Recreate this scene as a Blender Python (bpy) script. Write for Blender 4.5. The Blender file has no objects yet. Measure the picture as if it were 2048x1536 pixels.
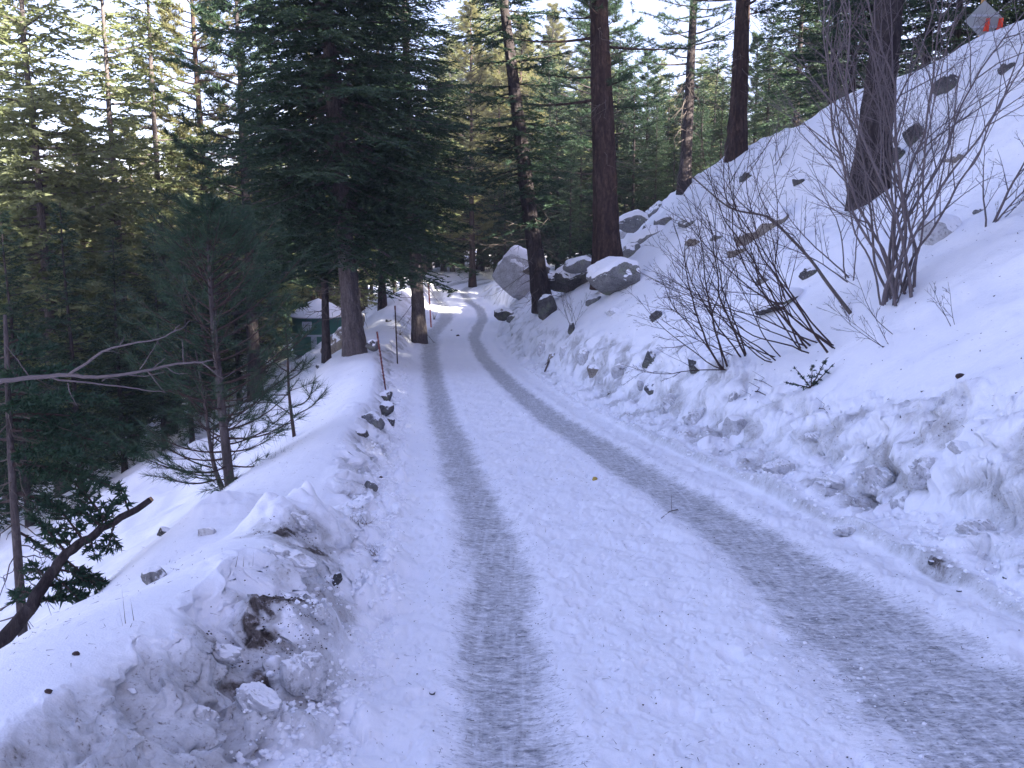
import bpy, math, random, time
import numpy as np
from mathutils import Vector
T0 = time.time()
sc = bpy.context.scene
C = sc.collection
PI = math.pi
# ------------------------------------------------------------------ camera
PITCH = math.radians(9.5)
FPX = 1900.0                       # focal length in pixels of the 2048 wide photograph
EYE = 1.5                          # the eye is 1.5 m above the road
cam_d = bpy.data.cameras.new('camera'); cam = bpy.data.objects.new('camera', cam_d); C.objects.link(cam)
cam_d.sensor_width = 36.0; cam_d.lens = FPX / 2048 * 36
cam_d.clip_start = 0.05; cam_d.clip_end = 3000
cam.location = (0, 0, EYE); cam.rotation_euler = (PI/2 - PITCH, 0, 0)
sc.camera = cam
# ------------------------------------------------------------------ light
SUN_AZ, SUN_EL = math.radians(124), math.radians(26.5)
w = bpy.data.worlds.new('World'); sc.world = w; w.use_nodes = True
wn, wl = w.node_tree.nodes, w.node_tree.links
for n in list(wn): wn.remove(n)
sky = wn.new('ShaderNodeTexSky'); sky.sky_type = 'NISHITA'; sky.sun_disc = False
sky.sun_elevation = SUN_EL; sky.sun_rotation = SUN_AZ; sky.altitude = 1800
sky.air_density = 1.0; sky.dust_density = 6.0; sky.ozone_density = 1.0
tint = wn.new('ShaderNodeMixRGB'); tint.blend_type = 'MULTIPLY'; tint.inputs[0].default_value = 1
tint.inputs[2].default_value = (1.13, 0.955, 1.14, 1)
bg = wn.new('ShaderNodeBackground'); bg.inputs[1].default_value = 0.05
wo = wn.new('ShaderNodeOutputWorld')
wl.new(sky.outputs[0], tint.inputs[1]); wl.new(tint.outputs[0], bg.inputs[0]); wl.new(bg.outputs[0], wo.inputs[0])
sd = bpy.data.lights.new('sun', 'SUN'); sun = bpy.data.objects.new('sun', sd); C.objects.link(sun)
sd.energy = 5.0; sd.angle = math.radians(0.6); sd.color = (1.0, 0.93, 0.80)
sv = Vector((math.sin(SUN_AZ)*math.cos(SUN_EL), math.cos(SUN_AZ)*math.cos(SUN_EL), math.sin(SUN_EL)))
sun.rotation_euler = sv.to_track_quat('Z', 'Y').to_euler(); sun.location = sv * 60
sc.view_settings.view_transform = 'Standard'; sc.view_settings.look = 'None'
sc.view_settings.gamma = 1.0; sc.view_settings.use_curve_mapping = False
sc.view_settings.exposure = 3.17
sc.render.engine = 'CYCLES'
sc.cycles.max_bounces = 5; sc.cycles.diffuse_bounces = 3; sc.cycles.glossy_bounces = 2
sc.cycles.transmission_bounces = 3; sc.cycles.transparent_max_bounces = 4
sc.cycles.use_denoising = True
rng = np.random.default_rng(7)
# ------------------------------------------------------------------ pixel <-> place
def unproj(px, py, Y):
    a = PITCH + math.atan((py - 768) / FPX)
    z = -math.tan(a) * Y
    c = Y * math.cos(PITCH) - z * math.sin(PITCH)
    return (px - 1024) / FPX * c, z
def ray(px, py):
    a = PITCH + math.atan((py - 768) / FPX); tz = -math.tan(a)
    return (px - 1024) / FPX * (math.cos(PITCH) - tz * math.sin(PITCH)), tz   # x and z per metre of depth
# ------------------------------------------------------------------ noise (numpy)
def _h(ix, iy, s):
    n = (ix.astype(np.int64) * 374761393 + iy.astype(np.int64) * 668265263 + s * 974634777) & 0xffffffff
    n = ((n ^ (n >> 13)) * 1274126177) & 0xffffffff
    n = ((n ^ (n >> 16)) * 2246822519) & 0xffffffff
    return ((n ^ (n >> 15)) & 0xffffff) / float(0xffffff)
def perlin(x, y, s=0):
    x = np.asarray(x, float); y = np.asarray(y, float)
    xi = np.floor(x); yi = np.floor(y); xf = x - xi; yf = y - yi
    u = xf**3*(xf*(xf*6-15)+10); v = yf**3*(yf*(yf*6-15)+10)
    def g(dx, dy):
        a = _h(xi+dx, yi+dy, s) * 2*PI
        return np.cos(a)*(xf-dx) + np.sin(a)*(yf-dy)
    a = g(0,0)*(1-u)+g(1,0)*u; b = g(0,1)*(1-u)+g(1,1)*u
    return (a*(1-v)+b*v)*1.5
def fbm(x, y, o=4, s=0, gain=0.5):
    r = 0; a = 1; f = 1
    for k in range(o): r = r + a*perlin(x*f+13.1*k, y*f+7.7*k, s+k); a *= gain; f *= 2.03
    return r
def cells(x, y, s=0):
    """distance to nearest, and second nearest, and the id of the nearest feature point"""
    x = np.asarray(x, float); y = np.asarray(y, float)
    xi = np.floor(x); yi = np.floor(y)
    d1 = np.full(x.shape, 9.0); d2 = d1.copy(); idd = np.zeros(x.shape)
    for i in (-1, 0, 1):
        for j in (-1, 0, 1):
            cx = xi+i; cy = yi+j
            d = np.hypot(cx+_h(cx, cy, s)-x, cy+_h(cx, cy, s+5)-y)
            m = d < d1
            d2 = np.where(m, d1, np.minimum(d2, d)); idd = np.where(m, _h(cx, cy, s+9), idd); d1 = np.where(m, d, d1)
    return d1, d2, idd
def sstep(a, b, x):
    t = np.clip((x-a)/(b-a), 0, 1); return t*t*(3-2*t)
def pchip(xs, ys, x):
    xs = np.asarray(xs, float); ys = np.asarray(ys, float)
    h = np.diff(xs); d = np.diff(ys)/h; m = np.zeros(len(xs)); m[0] = d[0]; m[-1] = d[-1]
    for i in range(1, len(xs)-1):
        if d[i-1]*d[i] > 0:
            w1 = 2*h[i]+h[i-1]; w2 = h[i]+2*h[i-1]; m[i] = (w1+w2)/(w1/d[i-1]+w2/d[i])
    xx = np.asarray(x, float); k = np.clip(np.searchsorted(xs, xx)-1, 0, len(h)-1)
    t = np.clip((xx-xs[k])/h[k], 0, 1)
    r = (1+2*t)*(1-t)**2*ys[k]+t*(1-t)**2*h[k]*m[k]+t*t*(3-2*t)*ys[k+1]+t*t*(t-1)*h[k]*m[k+1]
    r = np.where(xx > xs[-1], ys[-1]+(xx-xs[-1])*m[-1], r); r = np.where(xx < xs[0], ys[0]+(xx-xs[0])*m[0], r)
    return r
# ------------------------------------------------------------------ the lie of the land; heights relative to the eye
# road: depth, left track x, height
RD = np.array([(-30,.35,-.2),(0,.15,-1.5),(3,0,-1.83),(5,-.055,-2.05),(7.6,-.28,-2.34),(10,-.53,-2.6),(14.3,-1.0,-3.07),(19,-1.49,-3.52),
  (25,-2.1,-3.99),(36,-3.12,-4.66),(41,-3.5,-4.70),(47,-3.35,-4.65),(52,-3.6,-4.55),(57,-4.5,-4.43),(63,-5.0,-4.28),(70,-3.6,-4.13),(78,2.5,-4.0),(90,10,-4.0),(170,30,-5)])
LB = np.array([(-30,-1.05,.1),(2,-.85,.07),(3,-.82,.07),(4,-.82,.07),(5,-.90,.08),(6,-1.0,.08),(8,-1.25,.1),(10,-1.45,.12),(14,-1.85,.1),(20,-2.6,.1),(28,-3.6,.15),(36,-4.1,.3),(50,-4.9,.3),(70,-5.4,.3),(90,-4,.3),(170,0,.3)])  # x, height over road
L0 = np.array([(-30,-1.5,-.2),(2,-1.42,-1.30),(3,-1.40,-1.40),(3.5,-1.34,-1.44),(4.2,-1.24,-1.53),(5.2,-1.38,-1.73),(6,-1.35,-1.93),(7,-1.5,-2.12),(8,-1.65,-2.15),(10,-1.85,-2.2),(14,-2.2,-2.62),(20,-2.95,-3.1),(28,-4.1,-3.7),(36,-4.5,-4.05),(44,-5.6,-4.0),(50,-5.9,-3.55),(60,-6.2,-3.7),(70,-6.5,-3.7),(90,-6,-3.7),(170,-5,-4)])
L1 = np.array([(-30,-2.8,-.9),(2,-2.7,-1.75),(3,-2.6,-1.85),(4,-2.5,-2.02),(5,-2.4,-2.09),(5.5,-2.25,-2.1),(6,-2.1,-2.06),(8,-2.4,-2.29),(10,-2.6,-2.53),(13,-2.95,-2.86),(17,-3.5,-3.3),(22,-4.2,-3.62),(28,-5.0,-3.8),(36,-5.6,-4.15),(50,-7.6,-4.8),(70,-8.2,-4.8),(90,-9,-5),(170,-9,-5)])
RB = np.array([(-30,.55,.1),(5,.55,.1),(7.3,.6,.1),(10,.6,.1),(14,.7,.12),(20,.6,.15),(28,.45,.15),(36,.4,.2),(50,.5,.2),(70,.4,.2),(170,.4,.2)])   # x beyond the right foot, height over road
R0 = np.array([(-30,3.1,1.0),(3,3.2,-1.35),(5,3.3,-1.5),(7.5,3.3,-1.75),(10,3.05,-2.15),(14,2.75,-2.38),(20,2.15,-2.68),(28,1.25,-3.36),(36,.5,-3.85),(47,-.3,-3.95),(57,-1.1,-3.8),(70,-.3,-3.5),(78,6,-3.4),(90,14,-3.4),(170,38,-4)])
R1 = np.array([(-30,7.5,3.6),(3,7.5,1.3),(7.5,7.5,1.15),(10,7.4,.9),(14,7.4,.85),(20,7.5,.5),(24,5.8,-.4),(30,3.3,-1.7),(36,2.6,-2.3),(47,5.0,-1.35),(57,4.0,-2.4),(70,4.5,-2.6),(78,9,-2.7),(90,17,-2.8),(170,42,-3)])
R2 = np.array([(-30,13.5,9.0),(3,13.2,5.6),(10,13,5.2),(20,13,5.1),(25,12.9,4.85),(29,11.4,4.0),(35,11.5,3.72),(46,11.6,3.65),(55,9.6,1.7),(63,7.2,-.6),(70,8.5,-1.4),(78,13,-1.6),(90,20,-1.8),(170,48,-1)])
R3 = np.array([(-30,20,9.2),(3,20,5.9),(20,19.5,5.0),(27,18,3.8),(38,17.5,3.0),(48,16.5,2.2),(58,14,-1.6),(70,15,-2.6),(90,28,-2.8),(170,60,0)])
def col(t, Y, k): return float(pchip(t[:,0], t[:,k], Y))
_cache = {}
def feats(Y):
    Y = float(Y)
    if Y in _cache: return _cache[Y]
    tl, zr = col(RD,Y,1), col(RD,Y,2)
    cen = tl + .93; lf = tl - (.54 if Y < 5 else .62); rf = cen + 1.72
    l1x, l1z = col(L1,Y,1), col(L1,Y,2)
    r3x, r3z = col(R3,Y,1), col(R3,Y,2)
    far = sstep(60, 120, Y)
    xs = [l1x-70, l1x-22, l1x-5, l1x-1.2, l1x, col(L0,Y,1), col(LB,Y,1), lf, rf, rf+col(RB,Y,1), col(R0,Y,1), col(R1,Y,1), col(R2,Y,1), r3x, r3x+25, r3x+90]
    zs = [l1z-15+9*far, l1z-9.5+4*far, l1z-2.95, l1z-.74, l1z, col(L0,Y,2), zr+col(LB,Y,2), zr+.02, zr+.0, zr+col(RB,Y,2), col(R0,Y,2), col(R1,Y,2), col(R2,Y,2), r3z,
          r3z+ (9 if Y < 20 else 9-12*min(1, (Y-20)/18)), r3z-2+ (14 if Y < 15 else 0)]
    for i in range(1, len(xs)): xs[i] = max(xs[i], xs[i-1]+.12)
    _cache[Y] = (np.array(xs), np.array(zs), tl, zr)
    return _cache[Y]
BUMPS = []      # extra heaps: x, Y, rx, ry, height
for px, py, Y, rx, ry, h in ((575,1075,5.7,.26,.42,.20),(625,1030,6.2,.2,.3,.12),(450,1030,6.9,.3,.4,.14),(600,1290,3.7,.16,.28,.16),(520,1230,4.1,.28,.3,.06),
      (1760,960,8.0,.3,.5,.14),(1900,900,7.6,.3,.35,.1),(1600,930,9.6,.25,.5,.1),(1440,850,13.3,.3,.8,.18),(1370,800,15.5,.3,.8,.15),(790,690,29,.5,1.5,.12),
      (720,830,12.5,.3,.6,.1)):
    x, z = unproj(px, py, Y); BUMPS.append((x, Y, rx, ry, h))
def ground(x, Y):
    """snow surface at one depth for an array of x; returns height (world), track mask, dirt mask, sideways push"""
    xs, zs, tl, zr = feats(Y)
    x = np.asarray(x, float)
    z = pchip(xs, zs, x)
    Yv = np.full(x.shape, float(Y))
    lf, rf, r0x = xs[7], xs[8], xs[10]
    tr = tl + 1.86
    onroad = sstep(lf-.1, lf+.08, x)*(1-sstep(rf-.1, rf+.1, x))
    # two wheel tracks pressed into the snow
    wl_ = .17 + .02*perlin(Yv*.6, Yv*0, 3) + .004*max(Y, 3); wr_ = .28 + .05*max(0, 7-Y)*(Y > 0) + .03*perlin(Yv*.5, Yv*0+4, 5)
    wob = .04*perlin(Yv*.35, Yv*0+9, 8)
    dl = np.abs(x-tl-wob)/wl_; dr = np.abs(x-tr-wob)/wr_
    ml = 1-sstep(.3, 1.75, dl + .3*fbm(x*6, Yv*3, 2, 21)); mr = 1-sstep(.45, 1.5, dr + .25*fbm(x*6, Yv*3, 2, 25))
    z -= .035*np.exp(-(dl/1.1)**4) + .04*np.exp(-(dr/1.1)**4)
    z += .010*np.exp(-((dl-1.6)/.35)**2) + .012*np.exp(-((dr-1.5)/.3)**2)
    track = np.maximum(ml, mr)
    near = 1/(1+(Y/22.0)**2) if Y > 0 else 1
    # trodden lumpy snow between and beside the tracks
    lump = fbm(x*3.1, Yv*2.3, 4, 31)
    z += onroad*(1-track)*(.024*lump + .010*np.abs(fbm(x*9, Yv*7, 4, 37)))
    if Y < 30: z -= onroad*(1-track)*.009*sstep(.25, .5, fbm(x*13, Yv*9, 3, 46))
    if Y < 30:
        d1, d2, idd = cells(x*1.9+.3*lump, Yv*1.5, 41)        # footprints and hoof-deep dents
        z -= onroad*(1-track)*np.where(idd > .4, .034*(1-sstep(.08, .22, d1)), 0)
    z += track*onroad*(.005*perlin(x*9, Yv*30, 43)+.005*perlin(x*22, Yv*14, 44))
    # the plough's crumbs on the left verge
    cl = sstep(xs[6]-.25, xs[6]+.05, x)*(1-sstep(lf-.06, lf+.10, x))
    if Y < 32:
        d1, d2, idd = cells(x*9, Yv*6.5, 51)
        z += cl*np.where(idd > .35, .055*idd*np.sqrt(np.clip(1-(d1/.52)**2, 0, 1)), 0)
        d1b, _, idb = cells(x*4.2, Yv*3.1, 53)
        z += cl*np.where(idb > .6, .08*np.sqrt(np.clip(1-(d1b/.5)**2, 0, 1)), 0)
    z += cl*.03*fbm(x*5, Yv*4, 3, 55)
    # broken berm faces
    bl = sstep(xs[5]-.02, xs[5]+.2, x)*(1-sstep(xs[6]-.1, xs[6]+.2, x))
    br = sstep(rf+.12, rf+.3, x)*(1-sstep(r0x+.15, r0x+.65, x))
    rough = fbm(x*2.6, Yv*1.7, 5, 61, .55)
    rid = 1-np.abs(fbm(x*3.7+.4*rough, Yv*2.4, 3, 67))*2
    if Y < 45:
        d1, d2, idd = cells(x*2.6+.35*rough, Yv*1.9, 71)
        chunk = (idd-.5)*sstep(.0, .22, d2-d1)
    else: chunk = 0*x
    z += br*(.10*chunk + .05*rough + .05*rid) + bl*(.10*chunk + .05*rough+.03*rid)
    if Y < 45:
        zc = z*4.0+.5*rough; yc = Yv*2.1+.35*fbm(z*3, Yv*1.3, 2, 75)
        e1, e2, eid = cells(yc, zc, 77); c2 = (eid-.45)*sstep(0, .30, e2-e1)
        f1, f2, fid = cells(yc*2.3, zc*2.1, 79); c3 = (fid-.5)*sstep(0, .3, f2-f1)
        fb = fbm(yc*2.6, zc*1.6, 4, 76)
        push = br*(.14*c2+.08*c3+.05*fb) + bl*(.17*c2+.08*c3+.05*fb)
        z += br*(.05*c2) + bl*(.06*c3)
    else: c2 = 0*x; push = 0*x
    # lip left by the plough blade
    lip = np.exp(-((x-rf-.06)/.07)**2)
    z += lip*.07*np.clip(.6+fbm(x*0+1.3, Yv*1.1, 3, 73), 0, 1.3)*(1 if Y < 40 else .3)
    if 0 < Y < 17: z += .085*sstep(rf-.01, rf+.05+.02*np.sin(Y*3), x)*(1-sstep(rf+.45, rf+.9, x))*(1-sstep(12, 17, Yv))*np.clip(.8+.8*fbm(Yv*.8, Yv*0, 2, 74), .2, 1.3)
    # open slopes
    hr = sstep(r0x, r0x+1.2, x)
    z += hr*sstep(30, 42, Y)*(.26*fbm(x*.6, Yv*.4, 4, 83)-.12) if Y > 30 else 0
    z += hr*(.16*fbm(x*.42, Yv*.33, 4, 81) + .03*fbm(x*1.7, Yv*1.5, 3, 85) + .006*fbm(x*8, Yv*8, 2, 87))
    hl = 1-sstep(xs[5]-.5, xs[5], x)
    hl_far = 1-sstep(xs[4]-2, xs[4]-.2, x)
    z += hl*(.035*fbm(x*.9, Yv*.7, 3, 91)+.004*fbm(x*7, Yv*7, 2, 93)) + hl_far*.25*fbm(x*.35, Yv*.3, 4, 95)
    if Y > 38: z += onroad*.0 + (1-onroad)*.10*fbm(x*.8, Yv*.6, 3, 97)
    for bx, by, rx, ry, h in BUMPS:
        if abs(Y-by) < 3*ry:
            q = ((x-bx)/rx)**2 + ((Y-by)/ry)**2
            z += h*np.exp(-q**1.4)*(1+.35*fbm(x*5, Yv*5, 3, 99))
    dirt = br*np.clip(.40+.7*fbm(z*2.6+x*.6, Yv*1.4, 4, 101)-.7*c2, 0, 1) + bl*np.clip(.55+.8*fbm(z*2.4+x*.8, Yv*1.8, 4, 103)-.6*c2, 0, 1)
    dirt = dirt + cl*np.clip(.10+.5*fbm(x*4, Yv*3, 4, 105), 0, .6) + lip*.35 + np.exp(-((x-rf-.02)/.035)**2)*.5*(1-sstep(12, 17, Yv))
    if Y < 3.9:                                                # grey scraped face of the nearest bank
        dirt = dirt + (1-sstep(3.2, 3.9, Y))*bl*.4
    return z + EYE, np.clip(track, 0, 1)*onroad, np.clip(dirt, 0, 1), push
GRID = {}
def gzv(x, Y):
    x = np.asarray(x, float); Y = np.asarray(Y, float); Yr, U, Z = GRID['Y'], GRID['U'], GRID['Z']
    i = np.clip(np.searchsorted(Yr, Y)-1, 0, len(Yr)-2); ty = np.clip((Y-Yr[i])/(Yr[i+1]-Yr[i]), 0, 1)
    def row(r):
        w_ = np.maximum(Yr[r], 2.2); u = np.where(np.abs(x) <= .63*w_, x/w_, np.sign(x)*(.63+(np.abs(x)-.63*w_)/20)); j = np.clip(np.searchsorted(U, u)-1, 0, len(U)-2); t = np.clip((u-U[j])/(U[j+1]-U[j]), 0, 1)
        return Z[r, j]*(1-t)+Z[r, j+1]*t
    return row(i)*(1-ty)+row(i+1)*ty
def gz(x, Y): return float(gzv(x, Y))
def hit(px, py, y0=2.4, y1=95):
    """where the line of sight through a pixel meets the snow"""
    rx, rz = ray(px, py); Y = np.geomspace(y0, y1, 900)
    b = np.nonzero(EYE + rz*Y <= gzv(rx*Y, Y))[0]; k = b[0] if len(b) else 899; Y = float(Y[k])
    return rx*Y, Y, gz(rx*Y, Y)
# ------------------------------------------------------------------ mesh helpers
class Mesh:
    def __init__(s): s.V = []; s.F = []; s.n = 0
    def add(s, V, F):
        V = np.asarray(V, np.float32).reshape(-1, 3); F = np.asarray(F, np.int32)
        if len(V) == 0: return s
        s.V.append(V); s.F.append(F + s.n); s.n += len(V); return s
    def tube(s, P, R, n=6, cap=True):
        P = np.asarray(P, float); R = np.broadcast_to(np.asarray(R, float), (len(P),))
        T = np.gradient(P, axis=0); T /= np.linalg.norm(T, axis=1)[:, None]+1e-9
        up = np.array([0,0,1.]) if abs(T[0,2]) < .8 else np.array([1.,0,0])
        A = np.cross(T, up); A /= np.linalg.norm(A, axis=1)[:, None]+1e-9
        B = np.cross(T, A)
        a = np.arange(n)*2*PI/n
        V = P[:, None] + R[:, None, None]*(np.cos(a)[None,:,None]*A[:,None]+np.sin(a)[None,:,None]*B[:,None])
        m = len(P); i = np.arange(m-1)[:,None]*n; j = np.arange(n)[None]; k = (j+1) % n
        F = np.stack([i+j, i+k, i+n+k, i+n+j], -1).reshape(-1, 4)
        s.add(V.reshape(-1,3), F)
        if cap:
            for e, o in ((0, 1), (m-1, -1)):
                c = V[e].mean(0); base = np.vstack([V[e], c[None]])
                jj = np.arange(n); f = np.stack([jj, (jj+1) % n, np.full(n, n)], 1)
                s.add(base, f if o > 0 else f[:, ::-1])
        return s
    def box(s, c, d, M=None):
        c = np.array(c, float); d = np.array(d, float)/2
        V = np.array([[x,y,z] for x in (-1,1) for y in (-1,1) for z in (-1,1)], float)*d
        if M is not None: V = V @ np.array(M).T
        s.add(V+c, [[0,1,3,2],[4,6,7,5],[0,4,5,1],[2,3,7,6],[0,2,6,4],[1,5,7,3]]); return s
    def needles(s, P, D, L, W, flat=0.0):
        """thin pointed blades: root P, direction D, length L, width W"""
        P = np.asarray(P); n = len(P)
        if n == 0: return s
        D = D/(np.linalg.norm(D, axis=1)[:,None]+1e-9)
        r = rng.normal(size=(n,3)); r[:,2] += flat*3
        S = np.cross(D, r); S /= np.linalg.norm(S, axis=1)[:,None]+1e-9
        L = np.broadcast_to(L, (n,))[:,None]; W = np.broadcast_to(W, (n,))[:,None]
        V = np.stack([P - S*W*.5, P + S*W*.5, P + D*L], 1).reshape(-1,3)
        s.add(V, np.arange(3*n).reshape(-1,3)); return s
    def make(s, name, mat, parent=None, smooth=False, loc=(0,0,0), attrs=None):
        me = bpy.data.meshes.new(name)
        V = np.concatenate(s.V); tot = sum(len(f) for f in s.F)
        sizes = np.concatenate([np.full(len(f), f.shape[1], np.int32) for f in s.F])
        loops = np.concatenate([f.reshape(-1) for f in s.F]).astype(np.int32)
        me.vertices.add(len(V)); me.vertices.foreach_set('co', V.reshape(-1).astype(np.float32))
        me.loops.add(len(loops)); me.loops.foreach_set('vertex_index', loops)
        me.polygons.add(tot); st = np.zeros(tot, np.int32); st[1:] = np.cumsum(sizes)[:-1]
        me.polygons.foreach_set('loop_start', st); me.polygons.foreach_set('loop_total', sizes)
        me.polygons.foreach_set('use_smooth', np.full(tot, smooth, bool))
        if attrs:
            for k, v in attrs.items():
                a = me.attributes.new(k, 'FLOAT', 'POINT'); a.data.foreach_set('value', v.astype(np.float32))
        me.update(calc_edges=True); me.validate() if tot < 2000 else None
        me.materials.append(mat)
        return link(name, me, parent, loc)
def link(name, me, parent=None, loc=(0,0,0)):
    o = bpy.data.objects.new(name, me); C.objects.link(o); o.location = loc
    if parent: o.parent = parent
    return o
def tag(o, label=None, cat=None, group=None, kind=None):
    if label: o['label'] = label
    if cat: o['category'] = cat
    if group: o['group'] = group
    if kind: o['kind'] = kind
    return o
def thing(name, label, cat, loc=(0,0,0), rz=0, group=None):
    o = bpy.data.objects.new(name, None); C.objects.link(o); o.location = loc; o.rotation_euler = (0,0,rz)
    o.empty_display_size = .2
    return tag(o, label, cat, group)
def dup(root, loc, rz=0, scale=1, label=None, group=None, tilt=(0,0)):
    r = root.copy(); C.objects.link(r); r.location = loc; r.rotation_euler = (tilt[0], tilt[1], rz)
    r.scale = scale if hasattr(scale, '__len__') else (scale,)*3
    if label: r['label'] = label
    if group: r['group'] = group
    for ch in root.children:
        c = ch.copy(); C.objects.link(c); c.parent = r
    return r
# ------------------------------------------------------------------ materials
def newmat(name):
    m = bpy.data.materials.new(name); m.use_nodes = True; nt = m.node_tree
    for n in list(nt.nodes): nt.nodes.remove(n)
    return m, nt, nt.nodes, nt.links
class NB:
    def __init__(s, name):
        s.m, s.nt, s.N, s.L = newmat(name)
        s.out = s.N.new('ShaderNodeOutputMaterial'); s.b = s.N.new('ShaderNodeBsdfPrincipled'); s.L.new(s.b.outputs[0], s.out.inputs[0])
        s.tc = s.N.new('ShaderNodeTexCoord')
    def coord(s, sc=(1,1,1), kind='Object'):
        mp = s.N.new('ShaderNodeMapping'); mp.inputs['Scale'].default_value = sc
        s.L.new(s.tc.outputs[kind], mp.inputs[0]); return mp.outputs[0]
    def noise(s, scale, detail=4, rough=.55, sc=(1,1,1), kind='Object', dist=0):
        n = s.N.new('ShaderNodeTexNoise'); n.inputs['Scale'].default_value = scale; n.inputs['Detail'].default_value = detail
        n.inputs['Roughness'].default_value = rough; n.inputs['Distortion'].default_value = dist
        s.L.new(s.coord(sc, kind), n.inputs['Vector']); return n.outputs['Fac']
    def ramp(s, v, pts):
        r = s.N.new('ShaderNodeValToRGB'); e = r.color_ramp.elements
        while len(e) < len(pts): e.new(.5)
        for i, (p, c) in enumerate(pts):
            e[i].position = p; e[i].color = (*c, 1) if hasattr(c, '__len__') else (c, c, c, 1)
        s.L.new(v, r.inputs[0]); return r.outputs[0]
    def mix(s, f, a, b, mode='MIX'):
        n = s.N.new('ShaderNodeMixRGB'); n.blend_type = mode
        for i, v in ((0, f), (1, a), (2, b)):
            if hasattr(v, 'links'): s.L.new(v, n.inputs[i])
            elif hasattr(v, '__len__'): n.inputs[i].default_value = (*v, 1)
            else: n.inputs[i].default_value = v if i == 0 else (v, v, v, 1)
        return n.outputs[0]
    def math(s, op, a, b=0.0, clamp=False):
        n = s.N.new('ShaderNodeMath'); n.operation = op; n.use_clamp = clamp
        for i, v in ((0, a), (1, b)):
            if hasattr(v, 'links'): s.L.new(v, n.inputs[i])
            else: n.inputs[i].default_value = v
        return n.outputs[0]
    def attr(s, k):
        n = s.N.new('ShaderNodeAttribute'); n.attribute_name = k; return n.outputs['Fac']
    def bump(s, h, strength=.5, dist=.02, base=None):
        n = s.N.new('ShaderNodeBump'); n.inputs['Strength'].default_value = strength; n.inputs['Distance'].default_value = dist
        s.L.new(h, n.inputs['Height'])
        if base: s.L.new(base, n.inputs['Normal'])
        s.L.new(n.outputs[0], s.b.inputs['Normal']); return n.outputs[0]
    def color(s, c):
        if hasattr(c, 'links'): s.L.new(c, s.b.inputs['Base Color'])
        else: s.b.inputs['Base Color'].default_value = (*c, 1)
    def fin(s, rough=.8, spec=.3):
        s.b.inputs['Roughness'].default_value = rough; s.b.inputs['Specular IOR Level'].default_value = spec; return s.m
SNOW = (.86, .865, .90)
def mat_snow():
    b = NB('snow'); tr = b.attr('track'); di = b.attr('dirt')
    sp = b.noise(38, 5, .7); sp2 = b.noise(150, 3, .6); big = b.noise(1.3, 4, .6)
    streak = b.noise(6, 7, .8, (2.4, 6.5, 2)); fine = b.noise(30, 5, .8, (1, 2.0, 1))
    # wheel tracks: grey packed ice with darker grit showing through in short cross streaks
    mott = b.noise(17, 5, .70, (1, 2.0, 1)); mott2 = b.noise(38, 4, .7, (1, 1.9, 1)); ribs = b.noise(9, 3, .6, (3.2, .16, 1))
    icy = b.ramp(mott, [(.36, (.13,.13,.14)), (.45, (.31,.315,.33)), (.54, (.46,.465,.48)), (.64, (.74,.74,.755))])
    icy = b.mix(b.ramp(mott2, [(.36, .9), (.42, 0)]), icy, (.09,.095,.115))
    icy = b.mix(b.ramp(ribs, [(.5, 0), (.66, .45)]), icy, (.72,.73,.76))
    tm = b.math('MULTIPLY', tr, 1.0)
    tm = b.math('SUBTRACT', b.math('MULTIPLY', tm, 1.7), b.math('MULTIPLY', b.ramp(b.noise(13, 7, .82, (1.2, 3.4, 2)), [(.34, 0), (.66, 1)]), 1.05), True)
    tm = b.math('MULTIPLY', tm, b.ramp(b.noise(3.2, 5, .7, (1.2, 2.6, 1)), [(.32, .62), (.62, 1.0)]))
    base = b.mix(b.ramp(big, [(.35, 0), (.7, 1)]), (.84,.845,.885), (.885,.885,.915))
    base = b.mix(b.ramp(sp, [(.64, 0), (.76, .20)]), base, (.55,.56,.60))
    cold = b.ramp(b.noise(5.5, 6, .75), [(.3, (.32,.30,.29)), (.5, (.52,.52,.53)), (.72, (.74,.745,.77))])
    cold = b.mix(b.ramp(b.noise(46, 4, .7), [(.56, 0), (.70, .85)]), cold, (.11,.085,.07))
    dm = b.math('SUBTRACT', b.math('MULTIPLY', di, 1.5), b.math('MULTIPLY', b.noise(9, 5, .7), .85), True)
    dm = b.math('MULTIPLY', dm, 1.15, True)
    filth = b.ramp(b.noise(16, 6, .75), [(.38, (.028,.021,.018)), (.55, (.13,.11,.10)), (.68, (.50,.50,.52))])
    fm = b.math('SUBTRACT', b.math('MULTIPLY', b.math('SUBTRACT', di, 1.08), 2.8), b.math('MULTIPLY', b.noise(11, 5, .75), 1.5), True)
    c = b.mix(dm, base, cold); c = b.mix(fm, c, filth); c = b.mix(tm, c, icy)
    speck = b.ramp(b.noise(27, 4, .75, (1, 2.3, 1)), [(.575, 0), (.64, 1)])
    c = b.mix(b.math('MULTIPLY', speck, b.math('MULTIPLY', b.ramp(tr, [(.02, 0), (.30, 1)]), .8), True), c, (.15,.155,.185))
    b.color(c)
    h = b.math('ADD', b.math('MULTIPLY', b.noise(14, 6, .65), .8), b.math('MULTIPLY', sp2, .25))
    b.bump(h, .45, .03)
    b.L.new(b.ramp(tm, [(0, .8), (1, .5)]), b.b.inputs['Roughness'])
    b.b.inputs['Specular IOR Level'].default_value = .25
    return b.m
def mat_capsnow():
    b = NB('settled_snow'); b.color(b.mix(b.noise(3, 4), (.82,.83,.87), (.89,.89,.92)))
    b.bump(b.noise(16, 5, .6), .4, .03); return b.fin(.8, .2)
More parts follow.
